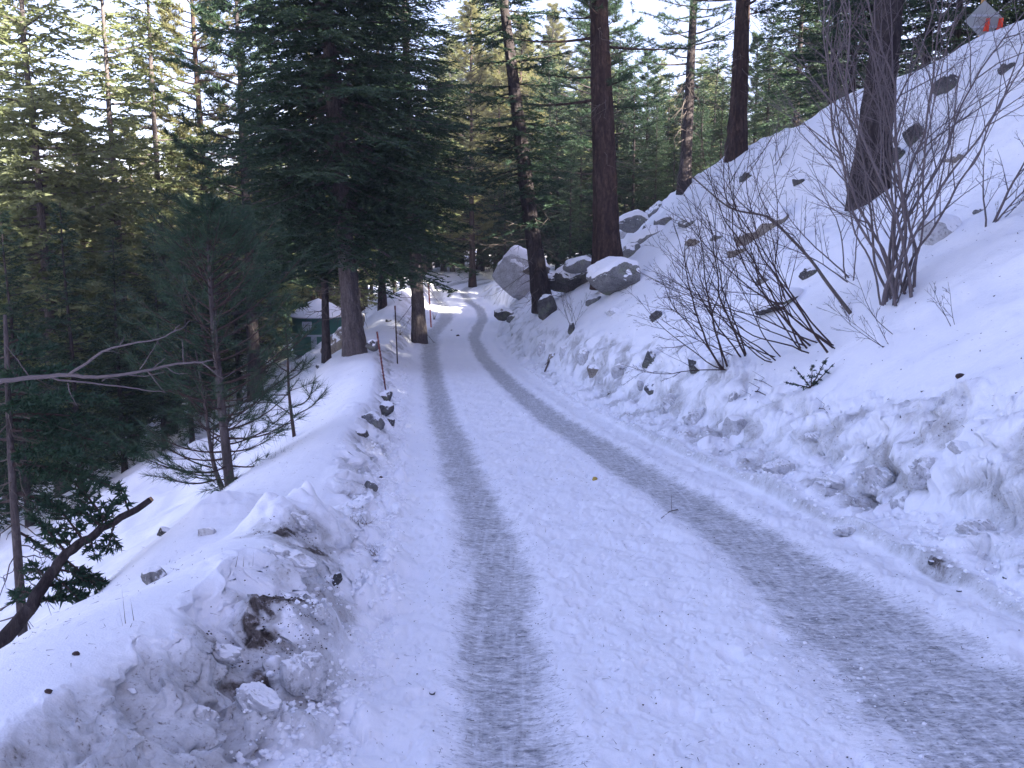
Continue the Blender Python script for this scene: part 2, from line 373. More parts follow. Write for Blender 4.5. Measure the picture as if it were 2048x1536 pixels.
def mat_bark(name, c1, c2, c3, sc=3.4, st=1.0):
    b = NB(name)
    n1 = b.noise(sc, 6, .68, (2.6, 2.6, .5), dist=.7); n2 = b.noise(sc*6, 4, .6, (1, 1, .5)); n3 = b.noise(.9, 3, .5)
    c = b.ramp(n1, [(.34, c1), (.52, c2), (.72, c3)])
    c = b.mix(b.ramp(n3, [(.4, 0), (.7, .5)]), c, c2)
    b.color(b.mix(b.ramp(n2, [(.35, .7), (.6, 0)]), c, c1))
    b.bump(b.math('ADD', n1, b.math('MULTIPLY', n2, .4)), st, .05); return b.fin(.9, .15)
def mat_leaf(name, c1, c2, c3, transl=.35):
    b = NB(name)
    oi = b.N.new('ShaderNodeObjectInfo')
    c = b.ramp(b.noise(.8, 5, .7), [(.3, c1), (.5, c2), (.72, c3)])
    c = b.mix(b.math('MULTIPLY', oi.outputs['Random'], .45), c, c3)
    b.color(c); b.fin(.6, .25)
    t = b.N.new('ShaderNodeBsdfTranslucent'); b.L.new(b.mix(1, c, (1.0, 1.05, .72), 'MULTIPLY'), t.inputs[0])
    mx = b.N.new('ShaderNodeMixShader'); mx.inputs[0].default_value = transl
    b.L.new(b.b.outputs[0], mx.inputs[1]); b.L.new(t.outputs[0], mx.inputs[2]); b.L.new(mx.outputs[0], b.out.inputs[0])
    return b.m
def mat_rock(name, c1, c2, c3, lichen=(.16,.19,.11)):
    b = NB(name)
    n = b.noise(2.2, 8, .72, dist=.4); n2 = b.noise(24, 5, .75); n3 = b.noise(1.3, 4, .6)
    c = b.ramp(n, [(.3, c1), (.5, c2), (.7, c3)])
    c = b.mix(b.ramp(n2, [(.34, .75), (.5, 0)]), c, tuple(v*.35 for v in c1))
    c = b.mix(b.ramp(n3, [(.58, 0), (.68, .6)]), c, lichen)
    c = b.mix(b.ramp(b.noise(60, 3, .6), [(.62, 0), (.72, .7)]), c, (.75,.75,.78))
    ge = b.N.new('ShaderNodeNewGeometry'); se = b.N.new('ShaderNodeSeparateXYZ'); b.L.new(ge.outputs['Normal'], se.inputs[0])
    up = b.math('ADD', se.outputs[2], b.math('MULTIPLY', b.math('SUBTRACT', b.noise(5, 5, .7), .5), 1.5))
    c = b.mix(b.ramp(up, [(.55, 0), (.68, 1)]), c, (.85,.855,.885))
    b.color(c); b.bump(b.math('ADD', n, b.math('MULTIPLY', n2, .3)), .8, .06); return b.fin(.85, .25)
def mat_flat(name, c, rough=.6, spec=.4, var=.25, sc=8):
    b = NB(name); n = b.noise(sc, 5, .65)
    b.color(b.mix(n, tuple(v*(1-var) for v in c), tuple(min(1, v*(1+var)) for v in c))); b.bump(n, .2, .01); return b.fin(rough, spec)
M = dict(
  snow=mat_snow(), cap=mat_capsnow(),
  bark=mat_bark('dark_fir_bark', (.018,.014,.016), (.055,.045,.045), (.105,.09,.088)),
  bark_red=mat_bark('red_pine_bark', (.022,.015,.014), (.066,.043,.037), (.14,.095,.078), 2.4),
  bark_grey=mat_bark('grey_bark', (.05,.042,.042), (.12,.10,.10), (.20,.175,.17), 5),
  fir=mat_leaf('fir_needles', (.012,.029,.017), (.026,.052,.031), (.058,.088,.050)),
  firlit=mat_leaf('sunlit_fir_needles', (.085,.105,.045), (.15,.175,.085), (.23,.245,.14), .5),  # lit copy of the fir needles: sunlight painted in as paler, yellower colour
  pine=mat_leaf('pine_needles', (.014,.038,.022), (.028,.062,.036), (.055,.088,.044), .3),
  pinelit=mat_leaf('sunlit_pine_needles', (.095,.10,.04), (.17,.165,.075), (.24,.225,.12), .5),  # pine needles again, with the sun's warm brightness put into the colour
  ypine=mat_leaf('young_pine_needles', (.014,.038,.026), (.026,.060,.038), (.060,.095,.060), .3),
  twig=mat_flat('purple_grey_twig_bark', (.135,.112,.115), .8, .2, .35, 30),
  twigdark=mat_flat('brown_twig_bark', (.055,.036,.033), .8, .2, .4, 30),
  dead=mat_flat('dead_grey_wood', (.12,.10,.09), .9, .1, .35, 12),
  rock=mat_rock('grey_granite', (.10,.10,.10), (.19,.19,.19), (.30,.29,.28)),
  rockdark=mat_rock('dark_granite', (.035,.034,.036), (.085,.082,.082), (.17,.16,.155)),
  rocktan=mat_rock('tan_granite', (.12,.10,.08), (.22,.19,.16), (.34,.31,.27), (.2,.17,.1)),
  ice=mat_rock('dirty_ice', (.36,.35,.35), (.52,.52,.54), (.70,.71,.74), (.30,.28,.26)),
  crust=mat_rock('grey_snow_crust', (.44,.43,.44), (.60,.60,.62), (.76,.765,.79), (.42,.40,.39)),
  soil=mat_flat('frozen_soil', (.045,.030,.024), .95, .1, .6, 30),
  cut=mat_flat('fresh_cut_wood', (.30,.19,.10), .8, .2, .3, 20),
  green=mat_flat('green_paint', (.055,.16,.125), .6, .3, .12, 2),
  greytrim=mat_flat('pale_grey_trim', (.42,.45,.52), .5, .4, .1, 3),
  red=mat_flat('faded_red_paint', (.13,.035,.032), .6, .35, .3, 14),
  pink=mat_flat('pink_faded_paint', (.55,.20,.17), .6, .35, .2, 14),
  orange=mat_flat('orange_red_sheet', (.75,.06,.02), .5, .4, .1, 3),
  signback=mat_flat('grey_sign_metal', (.33,.35,.36), .45, .5, .12, 4),
  postwood=mat_flat('yellow_brown_post', (.42,.24,.09), .7, .3, .25, 9),
  yellow=mat_flat('yellow_leaf', (.42,.30,.07), .8, .2, .3, 40),
  straw=mat_flat('dry_grass', (.13,.085,.045), .9, .1, .4, 20),
  ember=mat_leaf('rusty_dead_needles', (.10,.045,.016), (.17,.085,.03), (.24,.14,.06), .3),
)
# ------------------------------------------------------------------ the snow, one sheet cut into road, right hillside and left slope
def build_terrain():
    Yg = np.linspace(2.2, 76, 40000)
    dens = 9.0/Yg**2 + 1.1/Yg
    cum = np.cumsum(dens); cum /= cum[-1]
    NR = 600
    Ym = np.interp(np.linspace(0, 1, NR), cum, Yg)
    Yr = np.concatenate([np.linspace(-30, 1.9, 16), Ym, np.linspace(78, 170, 26)])
    Yr = np.round(Yr, 4)
    NC = 860
    ext = .63+np.geomspace(.004, 5, 40)
    U = np.concatenate([-ext[::-1], np.linspace(-.63, .63, NC), ext])
    nr, nc = len(Yr), len(U)
    V = np.zeros((nr, nc, 3)); TR = np.zeros((nr, nc)); DI = np.zeros((nr, nc)); reg = np.zeros((nr, nc), int); Z0 = np.zeros((nr, nc))
    for i, Y in enumerate(Yr):
        w_ = max(Y, 2.2); x = np.where(np.abs(U) <= .63001, U*w_, np.sign(U)*(.63*w_+(np.abs(U)-.63)*20))
        z, t, d, p = ground(x, Y)
        V[i,:,0] = x - p*sstep(2, 3, Y)*.9; V[i,:,1] = Y; V[i,:,2] = z; Z0[i] = z; TR[i] = t; DI[i] = d
        f = feats(Y)[0]
        reg[i] = np.where(x < f[7], 0, np.where(x > f[8]+.0, 2, 1))
    GRID.update(Y=Yr, U=U, Z=Z0)
    STAINS = []
    for px, py, rx, ry, a in ((565,1240,.20,.40,1.3),(535,1215,.10,.2,1.0),(600,1090,.25,.25,1.2),(565,1072,.25,.14,1.3),(430,1310,.10,.12,.5),(380,1340,.16,.15,.25),(360,1430,.2,.15,.25),(600,1400,.25,.25,.2),
          (650,1130,.16,.25,.6),(1800,940,.35,.45,.55),(1700,980,.3,.4,.5),(1880,1120,.10,.3,.8),(1450,850,.15,.5,.7),(1340,810,.2,.9,.6),(1230,760,.25,1.2,.8),(1190,740,.2,1,.8),(1150,700,.2,1.2,.6)):
        h = hit(px, py); STAINS.append(((h[0], h[1]), (rx, ry, a)))
    for k, r in STAINS:
        dx = V[...,0]-k[0]; dy = V[...,1]-k[1]
        q = (dx/r[0])**2+(dy/r[1])**2
        DI += np.exp(-q*1.2)*r[2]*np.clip(.75+1.0*fbm(V[...,0]*6, V[...,1]*5+V[...,2]*5, 3, 201), 0, 1.4)
    DI = np.clip(DI, 0, 2.0)
    i = np.arange(nr-1)[:,None]*nc; j = np.arange(nc-1)[None]
    F = np.stack([i+j, i+j+1, i+nc+j+1, i+nc+j], -1).reshape(-1, 4)
    rf = reg[:-1,:-1].reshape(-1)
    Vf = V.reshape(-1, 3)
    print('terrain bounds', Vf.min(0), Vf.max(0))
    for code, name, lab in ((1, 'road', 'packed snow road with two grey wheel tracks curving away downhill'),
                            (2, 'hillside', 'steep snow hillside rising from the right edge of the road'),
                            (0, 'slope', 'snow bank and wooded snow slope falling away from the left edge of the road')):
        f = F[rf == code]; used = np.zeros(len(Vf), bool); used[f.reshape(-1)] = True
        idx = np.cumsum(used)-1
        m = Mesh(); m.add(Vf[used], idx[f])
        o = m.make(name, M['snow'], smooth=True, attrs=dict(track=TR.reshape(-1)[used], dirt=DI.reshape(-1)[used]))
        tag(o, label=lab, kind='structure')
build_terrain()
print('terrain', round(time.time()-T0, 1))
# ------------------------------------------------------------------ trees
def norm(v): return v/(np.linalg.norm(v)+1e-9)
def trunk_path(H, lean=(0,0), bend=.0, n=14, seed=0):
    r = np.random.default_rng(seed); t = np.linspace(0, 1, n)
    wx = np.cumsum(r.normal(size=n))*.012*H*.25; wy = np.cumsum(r.normal(size=n))*.012*H*.25
    P = np.stack([lean[0]*t + bend*np.sin(t*PI)+wx*t*.6, lean[1]*t+wy*t*.6, H*t], 1); return P
def at_h(P, h): return np.array([np.interp(h, P[:,2], P[:,0]), np.interp(h, P[:,2], P[:,1]), h])
def taper(P, r0, r1, flare=.3):
    t = (P[:,2]-P[0,2])/(P[-1,2]-P[0,2]); return r0+(r1-r0)*t**.85 + r0*flare*np.exp(-t*P[-1,2]/.5)
def fir_crown(P, z0, R, nb, sl, sw, dens=1.0, seed=1, gap=.15, droop=.28, top=None):
    """tiers of flat sprays: leaves mesh and limbs mesh"""
    g = np.random.default_rng(seed); leaf = Mesh(); limb = Mesh(); H = P[-1,2]
    nP, nD = [], []
    for k in range(nb):
        f = (k+g.random())/nb; h = z0+(H-z0)*f**.92
        if g.random() < gap: continue
        b0 = at_h(P, h); az = k*2.39996+g.normal()*.35
        shape = (1-f)**.75*(.55+.45*min(1, (f+.05)*5))
        L = max(.3, R*shape*(.65+.55*g.random()))
        e = .42*(f) - droop*(1-f) + g.normal()*.09
        d = np.array([math.cos(az), math.sin(az), 0]); side = np.array([-d[1], d[0], 0])
        t = np.linspace(0, 1, 6)
        path = b0 + d*(L*t)[:,None] + np.array([0,0,1])*(L*(e*t - .10*t*t*(1-f) + .13*t**3))[:,None] + side*(L*.08*g.normal()*t*t)[:,None]
        limb.tube(path, np.interp(t, [0,1], [.012+.012*L, .004]), 4, False)
        nl = max(5, int(L*5.4*dens)); tl = .12+.88*(np.arange(nl)+g.random(nl)*.8)/nl
        tl = np.clip(tl, 0, 1)
        for sgn in (-1, 1):
            pos = np.stack([np.interp(tl, t, path[:,q]) for q in range(3)], 1)
            ll = (.46*L*(1-tl)**.8*(.6+.4*np.minimum(1, tl*5))+.16)*(.7+.6*g.random(nl))
            ang = .95+g.normal(size=nl)*.15
            dr = d[None]*np.cos(ang)[:,None]+sgn*side[None]*np.sin(ang)[:,None]+np.array([0,0,1])*(-.12+g.normal(size=nl)*.16)[:,None]
            for a, dd, l in zip(pos, dr, ll):
                m = max(3, int(l/(sl*.30)*dens)); s_ = (np.arange(m)+g.random(m))/m*l
                q = a+dd*s_[:,None]+np.array([0,0,-.10])*(s_**2/l)[:,None]
                zz = np.cross(dd, [0,0,1]); zz /= np.linalg.norm(zz)+1e-9
                alt = np.where(np.arange(m) % 2 == 0, 1, -1)[:,None]
                nP.append(q); nD.append(dd*1.0+zz*alt*.85+g.normal(size=(m,3))*.28)
        m = int(L/sl*3); s_ = g.random(m); nP.append(np.stack([np.interp(s_, t, path[:,q]) for q in range(3)], 1)); nD.append(d[None]+g.normal(size=(m,3))*.5)
    nP = np.concatenate(nP); nD = np.concatenate(nD)
    leaf.needles(nP, nD, sl*(.7+.6*g.random(len(nP))), sw*(.8+.4*g.random(len(nP))), .35)
    return leaf, limb
def pine_crown(P, z0, R, nb, nl, nw, tufts=10, per=26, seed=1, up=.35, gap=.1):
    g = np.random.default_rng(seed); leaf = Mesh(); limb = Mesh(); H = P[-1,2]; nP, nD = [], []
    for k in range(nb):
        f = (k+g.random())/nb; h = z0+(H-z0)*f
        if g.random() < gap: continue
        b0 = at_h(P, h); az = k*2.39996+g.normal()*.5
        L = max(.35, R*(1-f)**.6*(.5+.7*g.random())); e = -.12+.55*f+g.normal()*.12
        d = np.array([math.cos(az), math.sin(az), 0]); side = np.array([-d[1], d[0], 0])
        t = np.linspace(0, 1, 7)
        path = b0+d*(L*t)[:,None]+np.array([0,0,1])*(L*(e*t+up*t*t*.6))[:,None]+side*(L*.14*g.normal()*np.sin(t*3))[:,None]
        limb.tube(path, np.interp(t, [0,1], [.012+.014*L, .006]), 5, False)
        for j in range(tufts):
            tt = .25+.75*((j+g.random())/tufts); a = np.array([np.interp(tt, t, path[:,q]) for q in range(3)])
            sg = 1 if j % 2 else -1; l = L*.34*(1.15-tt)*(.5+g.random())
            dd = norm(d*.8+side*sg*(.6+.4*g.random())+np.array([0,0,.25+.3*g.normal()]))
            tp = a+dd*l
            if l > .12: limb.tube(np.array([a, a+dd*l*.5+[0,0,-.02], tp]), [.008, .006, .004], 3, False)
            for q_ in range(2):
                c = tp - dd*l*(.45*q_)
                n = per if q_ == 0 else per//2
                base = c[None]-dd[None]*(g.random((n,1))*min(.22, nl*1.2))
                nP.append(base); nD.append(dd[None]*.75+g.normal(size=(n,3))*.62+[0,0,.15])
    nP = np.concatenate(nP); nD = np.concatenate(nD)
    leaf.needles(nP, nD, nl*(.7+.5*g.random(len(nP))), nw)
    return leaf, limb
def bare_branches(P, z0, z1, n, L, seed=3, r=.014):
    g = np.random.default_rng(seed); m = Mesh()
    for k in range(n):
        h = z0+(z1-z0)*g.random(); b = at_h(P, h); az = g.random()*2*PI; l = L*(.3+.7*g.random())
        d = np.array([math.cos(az), math.sin(az), -.15+.3*g.normal()]); t = np.linspace(0, 1, 5)
        path = b+d*(l*t)[:,None]+np.array([0,0,-.18])*(l*t*t)[:,None]+g.normal(size=(5,3))*.03*l
        m.tube(path, np.linspace(r, r*.3, 5), 4, False)
        for q in range(3):
            a = path[2+q % 3]; dd = norm(d+g.normal(size=3)*.6); m.tube(np.array([a, a+dd*l*.2, a+dd*l*.38+[0,0,-.03]]), [r*.5, r*.4, r*.2], 3, False)
    return m
def rough_trunk(P, R, n=36, rings=120, amp=.045, seed=4):
    """trunk with furrowed bark plates as relief"""
    z = np.linspace(0, 1, rings)**1.3; tt = np.linspace(0, 1, len(P))
    Q = np.stack([np.interp(z, tt, P[:,k]) for k in range(3)], 1); RR = np.interp(z, tt, R)
    a = np.arange(n)*2*PI/n
    A, Z = np.meshgrid(a, Q[:,2]); rad = RR[:,None]*np.ones(n)
    per = np.cos(A)*3.2; pe2 = np.sin(A)*3.2
    f = np.abs(fbm(per+Z*.25, pe2+Z*.33, 3, seed)); f2 = fbm(per*2.6, pe2*2.6+Z*1.7, 3, seed+4)
    rad = rad + amp*(sstep(.02, .35, f)-.6) + amp*.5*f2
    V = np.stack([Q[:,0,None]+rad*np.cos(A), Q[:,1,None]+rad*np.sin(A), Z], -1).reshape(-1, 3)
    i = np.arange(rings-1)[:,None]*n; j = np.arange(n)[None]; k = (j+1) % n
    m = Mesh(); m.add(V, np.stack([i+j, i+k, i+n+k, i+n+j], -1).reshape(-1,4)); return m
def make_tree(name, label, cat, kind, H, r0, z0, R, seed, leafm, barkm, lean=(0,0), bend=0, nb=120, sl=.13, sw=.035, dens=1, loc=(0,0,0), group=None, dead=0, deadL=1.2, rough=False, gap=.15, tufts=10, per=26, droop=.28):
    P = trunk_path(H, lean, bend, seed=seed)
    t = thing(name, label, cat, loc, 0, group)
    R_ = taper(P, r0, .02)
    (rough_trunk(P, R_, seed=seed) if rough else Mesh().tube(P, R_, 14)).make('trunk', M[barkm], t, smooth=True)
    leaf, limb = (fir_crown(P, z0, R, nb, sl, sw, dens, seed, gap, droop) if kind == 'fir' else pine_crown(P, z0, R, nb, sl, sw, tufts, per, seed, gap=gap))
    leaf.make('crown', M[leafm], t); tag(limb.make('limbs', M[barkm], t), kind='stuff')
    if dead: tag(bare_branches(P, .12*H if z0 > .2*H else .5, z0*1.3+.5, dead, deadL, seed+9).make('bare_branches', M['dead'], t), kind='stuff')
    return t
def base(px, Y, sink=.15):
    x = (px-1024)/FPX*Y
    for _ in range(4):
        z = gz(x, Y); c = Y*math.cos(PITCH)-(z-EYE)*math.sin(PITCH); x = (px-1024)/FPX*c
    return (x, Y, gz(x, Y)-sink)
# --- named trees
make_tree('pine_tree', 'thick furrowed pine trunk rising behind the grey boulder, tallest and widest trunk by the road', 'tree', 'pine', 24, .44, 5.6, 3.0, 11, 'pine', 'bark_red',
          lean=(-1.3,0), nb=90, gap=.35, sl=.2, sw=.018, loc=base(1217,30), dead=26, deadL=1.6, rough=True)
make_tree('fir_tree', 'slender fir with a curved leaning trunk and twiggy lower branches left of the thick pine', 'tree', 'fir', 21, .36, 3.2, 2.7, 12, 'fir', 'bark',
          lean=(-2.4,0), bend=-.25, nb=200, sl=.15, sw=.055, loc=base(1088,37), dead=60, deadL=2.0, gap=.25, rough=True)
make_tree('fir_tree', 'huge dark fir whose hanging boughs fill the middle of the picture left of the road', 'tree', 'fir', 21, .29, 2.9, 4.2, 13, 'fir', 'bark_grey',
          lean=(-1.3,.2), nb=330, sl=.13, sw=.05, dens=1.1, loc=base(711,27.5), dead=26, deadL=1.4, gap=.04, rough=True, droop=.45)
make_tree('fir_tree', 'dark fir with a straight grey trunk at the very edge of the road bend', 'tree', 'fir', 20, .27, 4.0, 3.6, 14, 'fir', 'bark_grey',
          lean=(-.5,.3), nb=280, sl=.14, sw=.055, dens=1.0, loc=base(839,38), dead=20, deadL=1.4, gap=.05, rough=True, droop=.42)
make_tree('fir_tree', 'thin black-trunked fir in front of the green tank', 'tree', 'fir', 16, .13, 3.0, 2.4, 15, 'fir', 'bark', lean=(.2,0), nb=190, sl=.14, sw=.052, loc=base(653,29.5), dead=14, gap=.08, droop=.4)
make_tree('fir_tree', 'dark fir standing on the far snow bank between the two grey trunks', 'tree', 'fir', 19, .2, 2.8, 3.2, 16, 'fir', 'bark', nb=200, sl=.16, sw=.065, loc=base(765,47), dead=10, gap=.08, droop=.35)
make_tree('pine_tree', 'slim straight pine on the right hillside, left one of the pair against the sky', 'tree', 'pine', 20, .30, 4.2, 3.0, 17, 'pine', 'bark', lean=(.55,0), nb=110, sl=.2, sw=.02, loc=base(1368,46), dead=34, deadL=2.0, gap=.2)
make_tree('pine_tree', 'straight red-brown pine on the right hillside, right one of the pair against the sky', 'tree', 'pine', 22, .33, 5.0, 3.2, 18, 'pine', 'bark_red', lean=(.25,0), nb=110, sl=.2, sw=.02, loc=base(1472,35), dead=34, deadL=1.8, gap=.2, rough=True)
make_tree('pine_tree', 'dark stout trunk standing behind the tall bare shrub on the hillside', 'tree', 'pine', 20, .36, 4.6, 3.6, 19, 'pine', 'bark', lean=(.9,0), nb=110, sl=.19, sw=.018, loc=base(1735,20.5), dead=30, deadL=1.5, rough=True)
print('named trees', round(time.time()-T0, 1))
# --- prototypes for the forest
protos = {}
def proto(key, *a, **k):
    protos[key] = dict(o=make_tree(*a, **k), used=False)
proto('fd1', 'fir_tree', '', 'tree', 'fir', 15, .19, .9, 3.1, 31, 'fir', 'bark', nb=150, sl=.21, sw=.075, dens=.8, dead=10)
proto('fd2', 'fir_tree', '', 'tree', 'fir', 14, .18, 1.4, 2.8, 32, 'fir', 'bark', nb=130, sl=.21, sw=.075, dens=.8, dead=14, gap=.25)
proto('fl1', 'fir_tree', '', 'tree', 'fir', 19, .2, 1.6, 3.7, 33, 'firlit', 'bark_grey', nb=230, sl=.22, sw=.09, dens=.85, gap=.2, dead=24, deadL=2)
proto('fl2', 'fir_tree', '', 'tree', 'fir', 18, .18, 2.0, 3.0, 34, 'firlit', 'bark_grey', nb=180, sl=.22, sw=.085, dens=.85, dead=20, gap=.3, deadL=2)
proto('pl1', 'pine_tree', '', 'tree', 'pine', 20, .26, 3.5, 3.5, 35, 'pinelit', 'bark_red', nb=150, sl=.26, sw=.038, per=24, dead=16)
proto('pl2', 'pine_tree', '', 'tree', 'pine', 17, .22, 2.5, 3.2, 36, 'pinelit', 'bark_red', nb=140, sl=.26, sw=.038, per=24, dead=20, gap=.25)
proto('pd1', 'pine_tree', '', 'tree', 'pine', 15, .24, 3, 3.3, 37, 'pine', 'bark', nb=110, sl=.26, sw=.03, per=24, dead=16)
def plant(key, loc, rz=0, scale=1, label='', group=None, tilt=(0,0)):
    p = protos[key]
    if not p['used']:
        o = p['o']; p['used'] = True; o.location = loc; o.rotation_euler = (tilt[0], tilt[1], rz); o.scale = scale if hasattr(scale, '__len__') else (scale,)*3
        o['label'] = label
        if group: o['group'] = group
        return o
    return dup(p['o'], loc, rz, scale, label, group, tilt)
R_ = random.Random(5)
# left: tall lit trees, singled out
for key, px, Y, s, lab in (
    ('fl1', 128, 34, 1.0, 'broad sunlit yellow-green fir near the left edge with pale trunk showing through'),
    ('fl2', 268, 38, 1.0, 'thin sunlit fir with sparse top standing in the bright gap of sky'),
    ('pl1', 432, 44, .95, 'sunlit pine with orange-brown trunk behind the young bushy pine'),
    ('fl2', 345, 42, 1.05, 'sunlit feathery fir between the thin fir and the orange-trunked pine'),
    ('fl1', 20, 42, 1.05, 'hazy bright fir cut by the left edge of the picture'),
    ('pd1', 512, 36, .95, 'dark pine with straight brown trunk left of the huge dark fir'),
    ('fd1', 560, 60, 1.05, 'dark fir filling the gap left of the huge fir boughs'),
    ('pl1', 945, 66, .95, 'sunlit golden pine with bright orange trunk far beyond the road bend'),
    ('pl2', 1000, 74, 1.0, 'sunlit golden pine right of the orange-trunked one far beyond the bend'),
    ('fl2', 905, 76, 1.0, 'sunlit yellow-green fir left of the orange trunk beyond the bend'),
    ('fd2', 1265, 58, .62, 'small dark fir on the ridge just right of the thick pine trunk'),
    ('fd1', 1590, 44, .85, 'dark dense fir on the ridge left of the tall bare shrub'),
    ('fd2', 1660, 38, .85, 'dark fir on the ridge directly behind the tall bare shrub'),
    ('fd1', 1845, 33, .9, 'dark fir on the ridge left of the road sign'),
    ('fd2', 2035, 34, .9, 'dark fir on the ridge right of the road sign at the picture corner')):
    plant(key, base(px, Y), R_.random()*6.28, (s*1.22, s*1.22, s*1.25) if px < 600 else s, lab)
# left understory and mid row
for key, px, Y, s in (('fd1', 60, 27, .62), ('fd2', 165, 29, .66), ('fd1', 250, 31, .55), ('fd2', 330, 34, .6), ('fd1', -60, 30, .8), ('fd2', 385, 30, .5), ('fd1', 120, 38, .8), ('fd2', 480, 40, .7), ('fd1', 225, 44, .8), ('fd2', 20, 36, .7)):
    plant(key, base(px, Y), R_.random()*6.28, s, 'dark fir in the shaded forest low on the left slope', 'dark firs in the shaded forest on the left slope')
# behind: forest belts
n = 0
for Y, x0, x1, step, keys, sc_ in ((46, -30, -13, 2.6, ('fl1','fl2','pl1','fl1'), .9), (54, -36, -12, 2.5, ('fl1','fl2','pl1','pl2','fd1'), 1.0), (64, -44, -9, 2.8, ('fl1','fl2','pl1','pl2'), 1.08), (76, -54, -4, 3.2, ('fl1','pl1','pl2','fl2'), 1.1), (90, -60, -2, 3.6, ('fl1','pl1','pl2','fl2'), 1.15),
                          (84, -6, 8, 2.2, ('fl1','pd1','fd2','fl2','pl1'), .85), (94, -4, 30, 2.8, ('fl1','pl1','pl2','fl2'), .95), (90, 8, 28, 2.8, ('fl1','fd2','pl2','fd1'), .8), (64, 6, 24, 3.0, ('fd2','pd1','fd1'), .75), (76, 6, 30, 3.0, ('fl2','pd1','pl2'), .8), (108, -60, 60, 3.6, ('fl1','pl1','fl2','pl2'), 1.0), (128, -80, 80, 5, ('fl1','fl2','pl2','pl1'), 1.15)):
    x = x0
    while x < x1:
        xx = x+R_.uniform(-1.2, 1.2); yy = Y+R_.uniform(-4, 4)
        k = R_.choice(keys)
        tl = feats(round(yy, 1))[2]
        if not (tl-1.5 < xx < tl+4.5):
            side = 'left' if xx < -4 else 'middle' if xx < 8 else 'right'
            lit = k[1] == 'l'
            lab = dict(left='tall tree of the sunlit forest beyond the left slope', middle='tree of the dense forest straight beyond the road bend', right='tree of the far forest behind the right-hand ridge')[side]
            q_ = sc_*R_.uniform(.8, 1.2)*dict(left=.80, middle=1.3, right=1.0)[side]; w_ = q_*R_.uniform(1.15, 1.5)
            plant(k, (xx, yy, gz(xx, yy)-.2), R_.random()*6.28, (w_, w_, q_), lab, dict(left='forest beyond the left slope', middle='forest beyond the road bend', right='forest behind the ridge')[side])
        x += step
# small dense firs closing the end of the road
for i, (px, Y, s) in enumerate(((790, 66, .7), (850, 72, .85), (885, 77, .75), (925, 80, .95), (965, 79, .8), (990, 74, .8), (1115, 62, .8), (1160, 60, .75), (1060, 62, .7), (1020, 78, 1.0), (1100, 72, 1.1), (1180, 74, 1.1), (1230, 62, .85), (1140, 56, .55), (875, 86, 1.1), (1010, 68, .6), (820, 60, .35), (905, 84, .55), (1040, 70, .45), (1190, 66, .4), (1310, 56, .4), (1345, 60, .5), (1400, 54, .4), (1440, 50, .35))):
    plant(('fd1', 'fd2')[i % 2], base(px, Y), i*1.7, s, 'dark fir in the thicket closing the view at the end of the road', 'dark firs at the end of the road')
# the same wood goes on upon the hill to the right (partly out of the frame; it shades the road)
for i in range(70):
    y = -34+(i % 40)*1.75+(.9 if i >= 40 else 0); x = max(feats(round(y, 2))[0][12]+1.6, 10)+R_.uniform(0, 3.2)+(4 if i >= 30 else 0)
    if 22 < y < 24.5 or 36.2 < y < 40.8: continue
    q_ = (.98 if y < 22 else .92 if y < 33 else .72)+.1*(i % 3)
    plant(('fd1', 'fd2', 'pd1')[i % 3], (x, y, gz(x, y)-.2), i*2.1, (q_*1.15, q_*1.15, q_), 'dark conifer in the row along the ridge above the road', 'dark conifers along the ridge')
for i, (px, Y, s) in enumerate(((1530, 50, .6), (1555, 56, .8), (1290, 60, .7), (1420, 58, .8), (1330, 62, .75), (1500, 60, .9), (1455, 66, .95), (1385, 70, .9), (1620, 47, .8), (1600, 58, 1.0), (1650, 52, .95), (1250, 68, .8), (1730, 44, .9), (1700, 36, .8), (1760, 34, .75), (1905, 30, .7), (1990, 33, .8))):
    plant(('fd1', 'fd2', 'pd1')[i % 3], base(px, Y), i*2.1, s, 'dark conifer in the row along the ridge above the road', 'dark conifers along the ridge')
print('forest', round(time.time()-T0, 1))
# ------------------------------------------------------------------ near trees on the left
def pt(px, py, Y):
    x, z = unproj(px, py, Y); return np.array([x, Y, z+EYE])
def spline(pts, n=24):
    pts = np.asarray(pts, float); t = np.arange(len(pts)); u = np.linspace(0, len(pts)-1, n)
    return np.stack([pchip(t, pts[:,k], u) for k in range(3)], 1)
def tufts_on(leaf, path, t0, n, L, W, per, spread=.62, back=.12):
    g = rng; P = []; D = []
    T = np.gradient(path, axis=0); T /= np.linalg.norm(T, axis=1)[:,None]
    for k in range(n):
        u = (t0+(1-t0)*(k+.5)/n)*(len(path)-1); i = int(min(u, len(path)-2)); a = path[i]+(path[i+1]-path[i])*(u-i); d = T[i]
        P.append(a+d*(g.random((per,1))-.6)*back); D.append(d[None]*.9+g.normal(size=(per,3))*spread+[0,0,.1])
    P = np.concatenate(P); D = np.concatenate(D); leaf.needles(P, D, L*(.75+.4*g.random(len(P))), W)
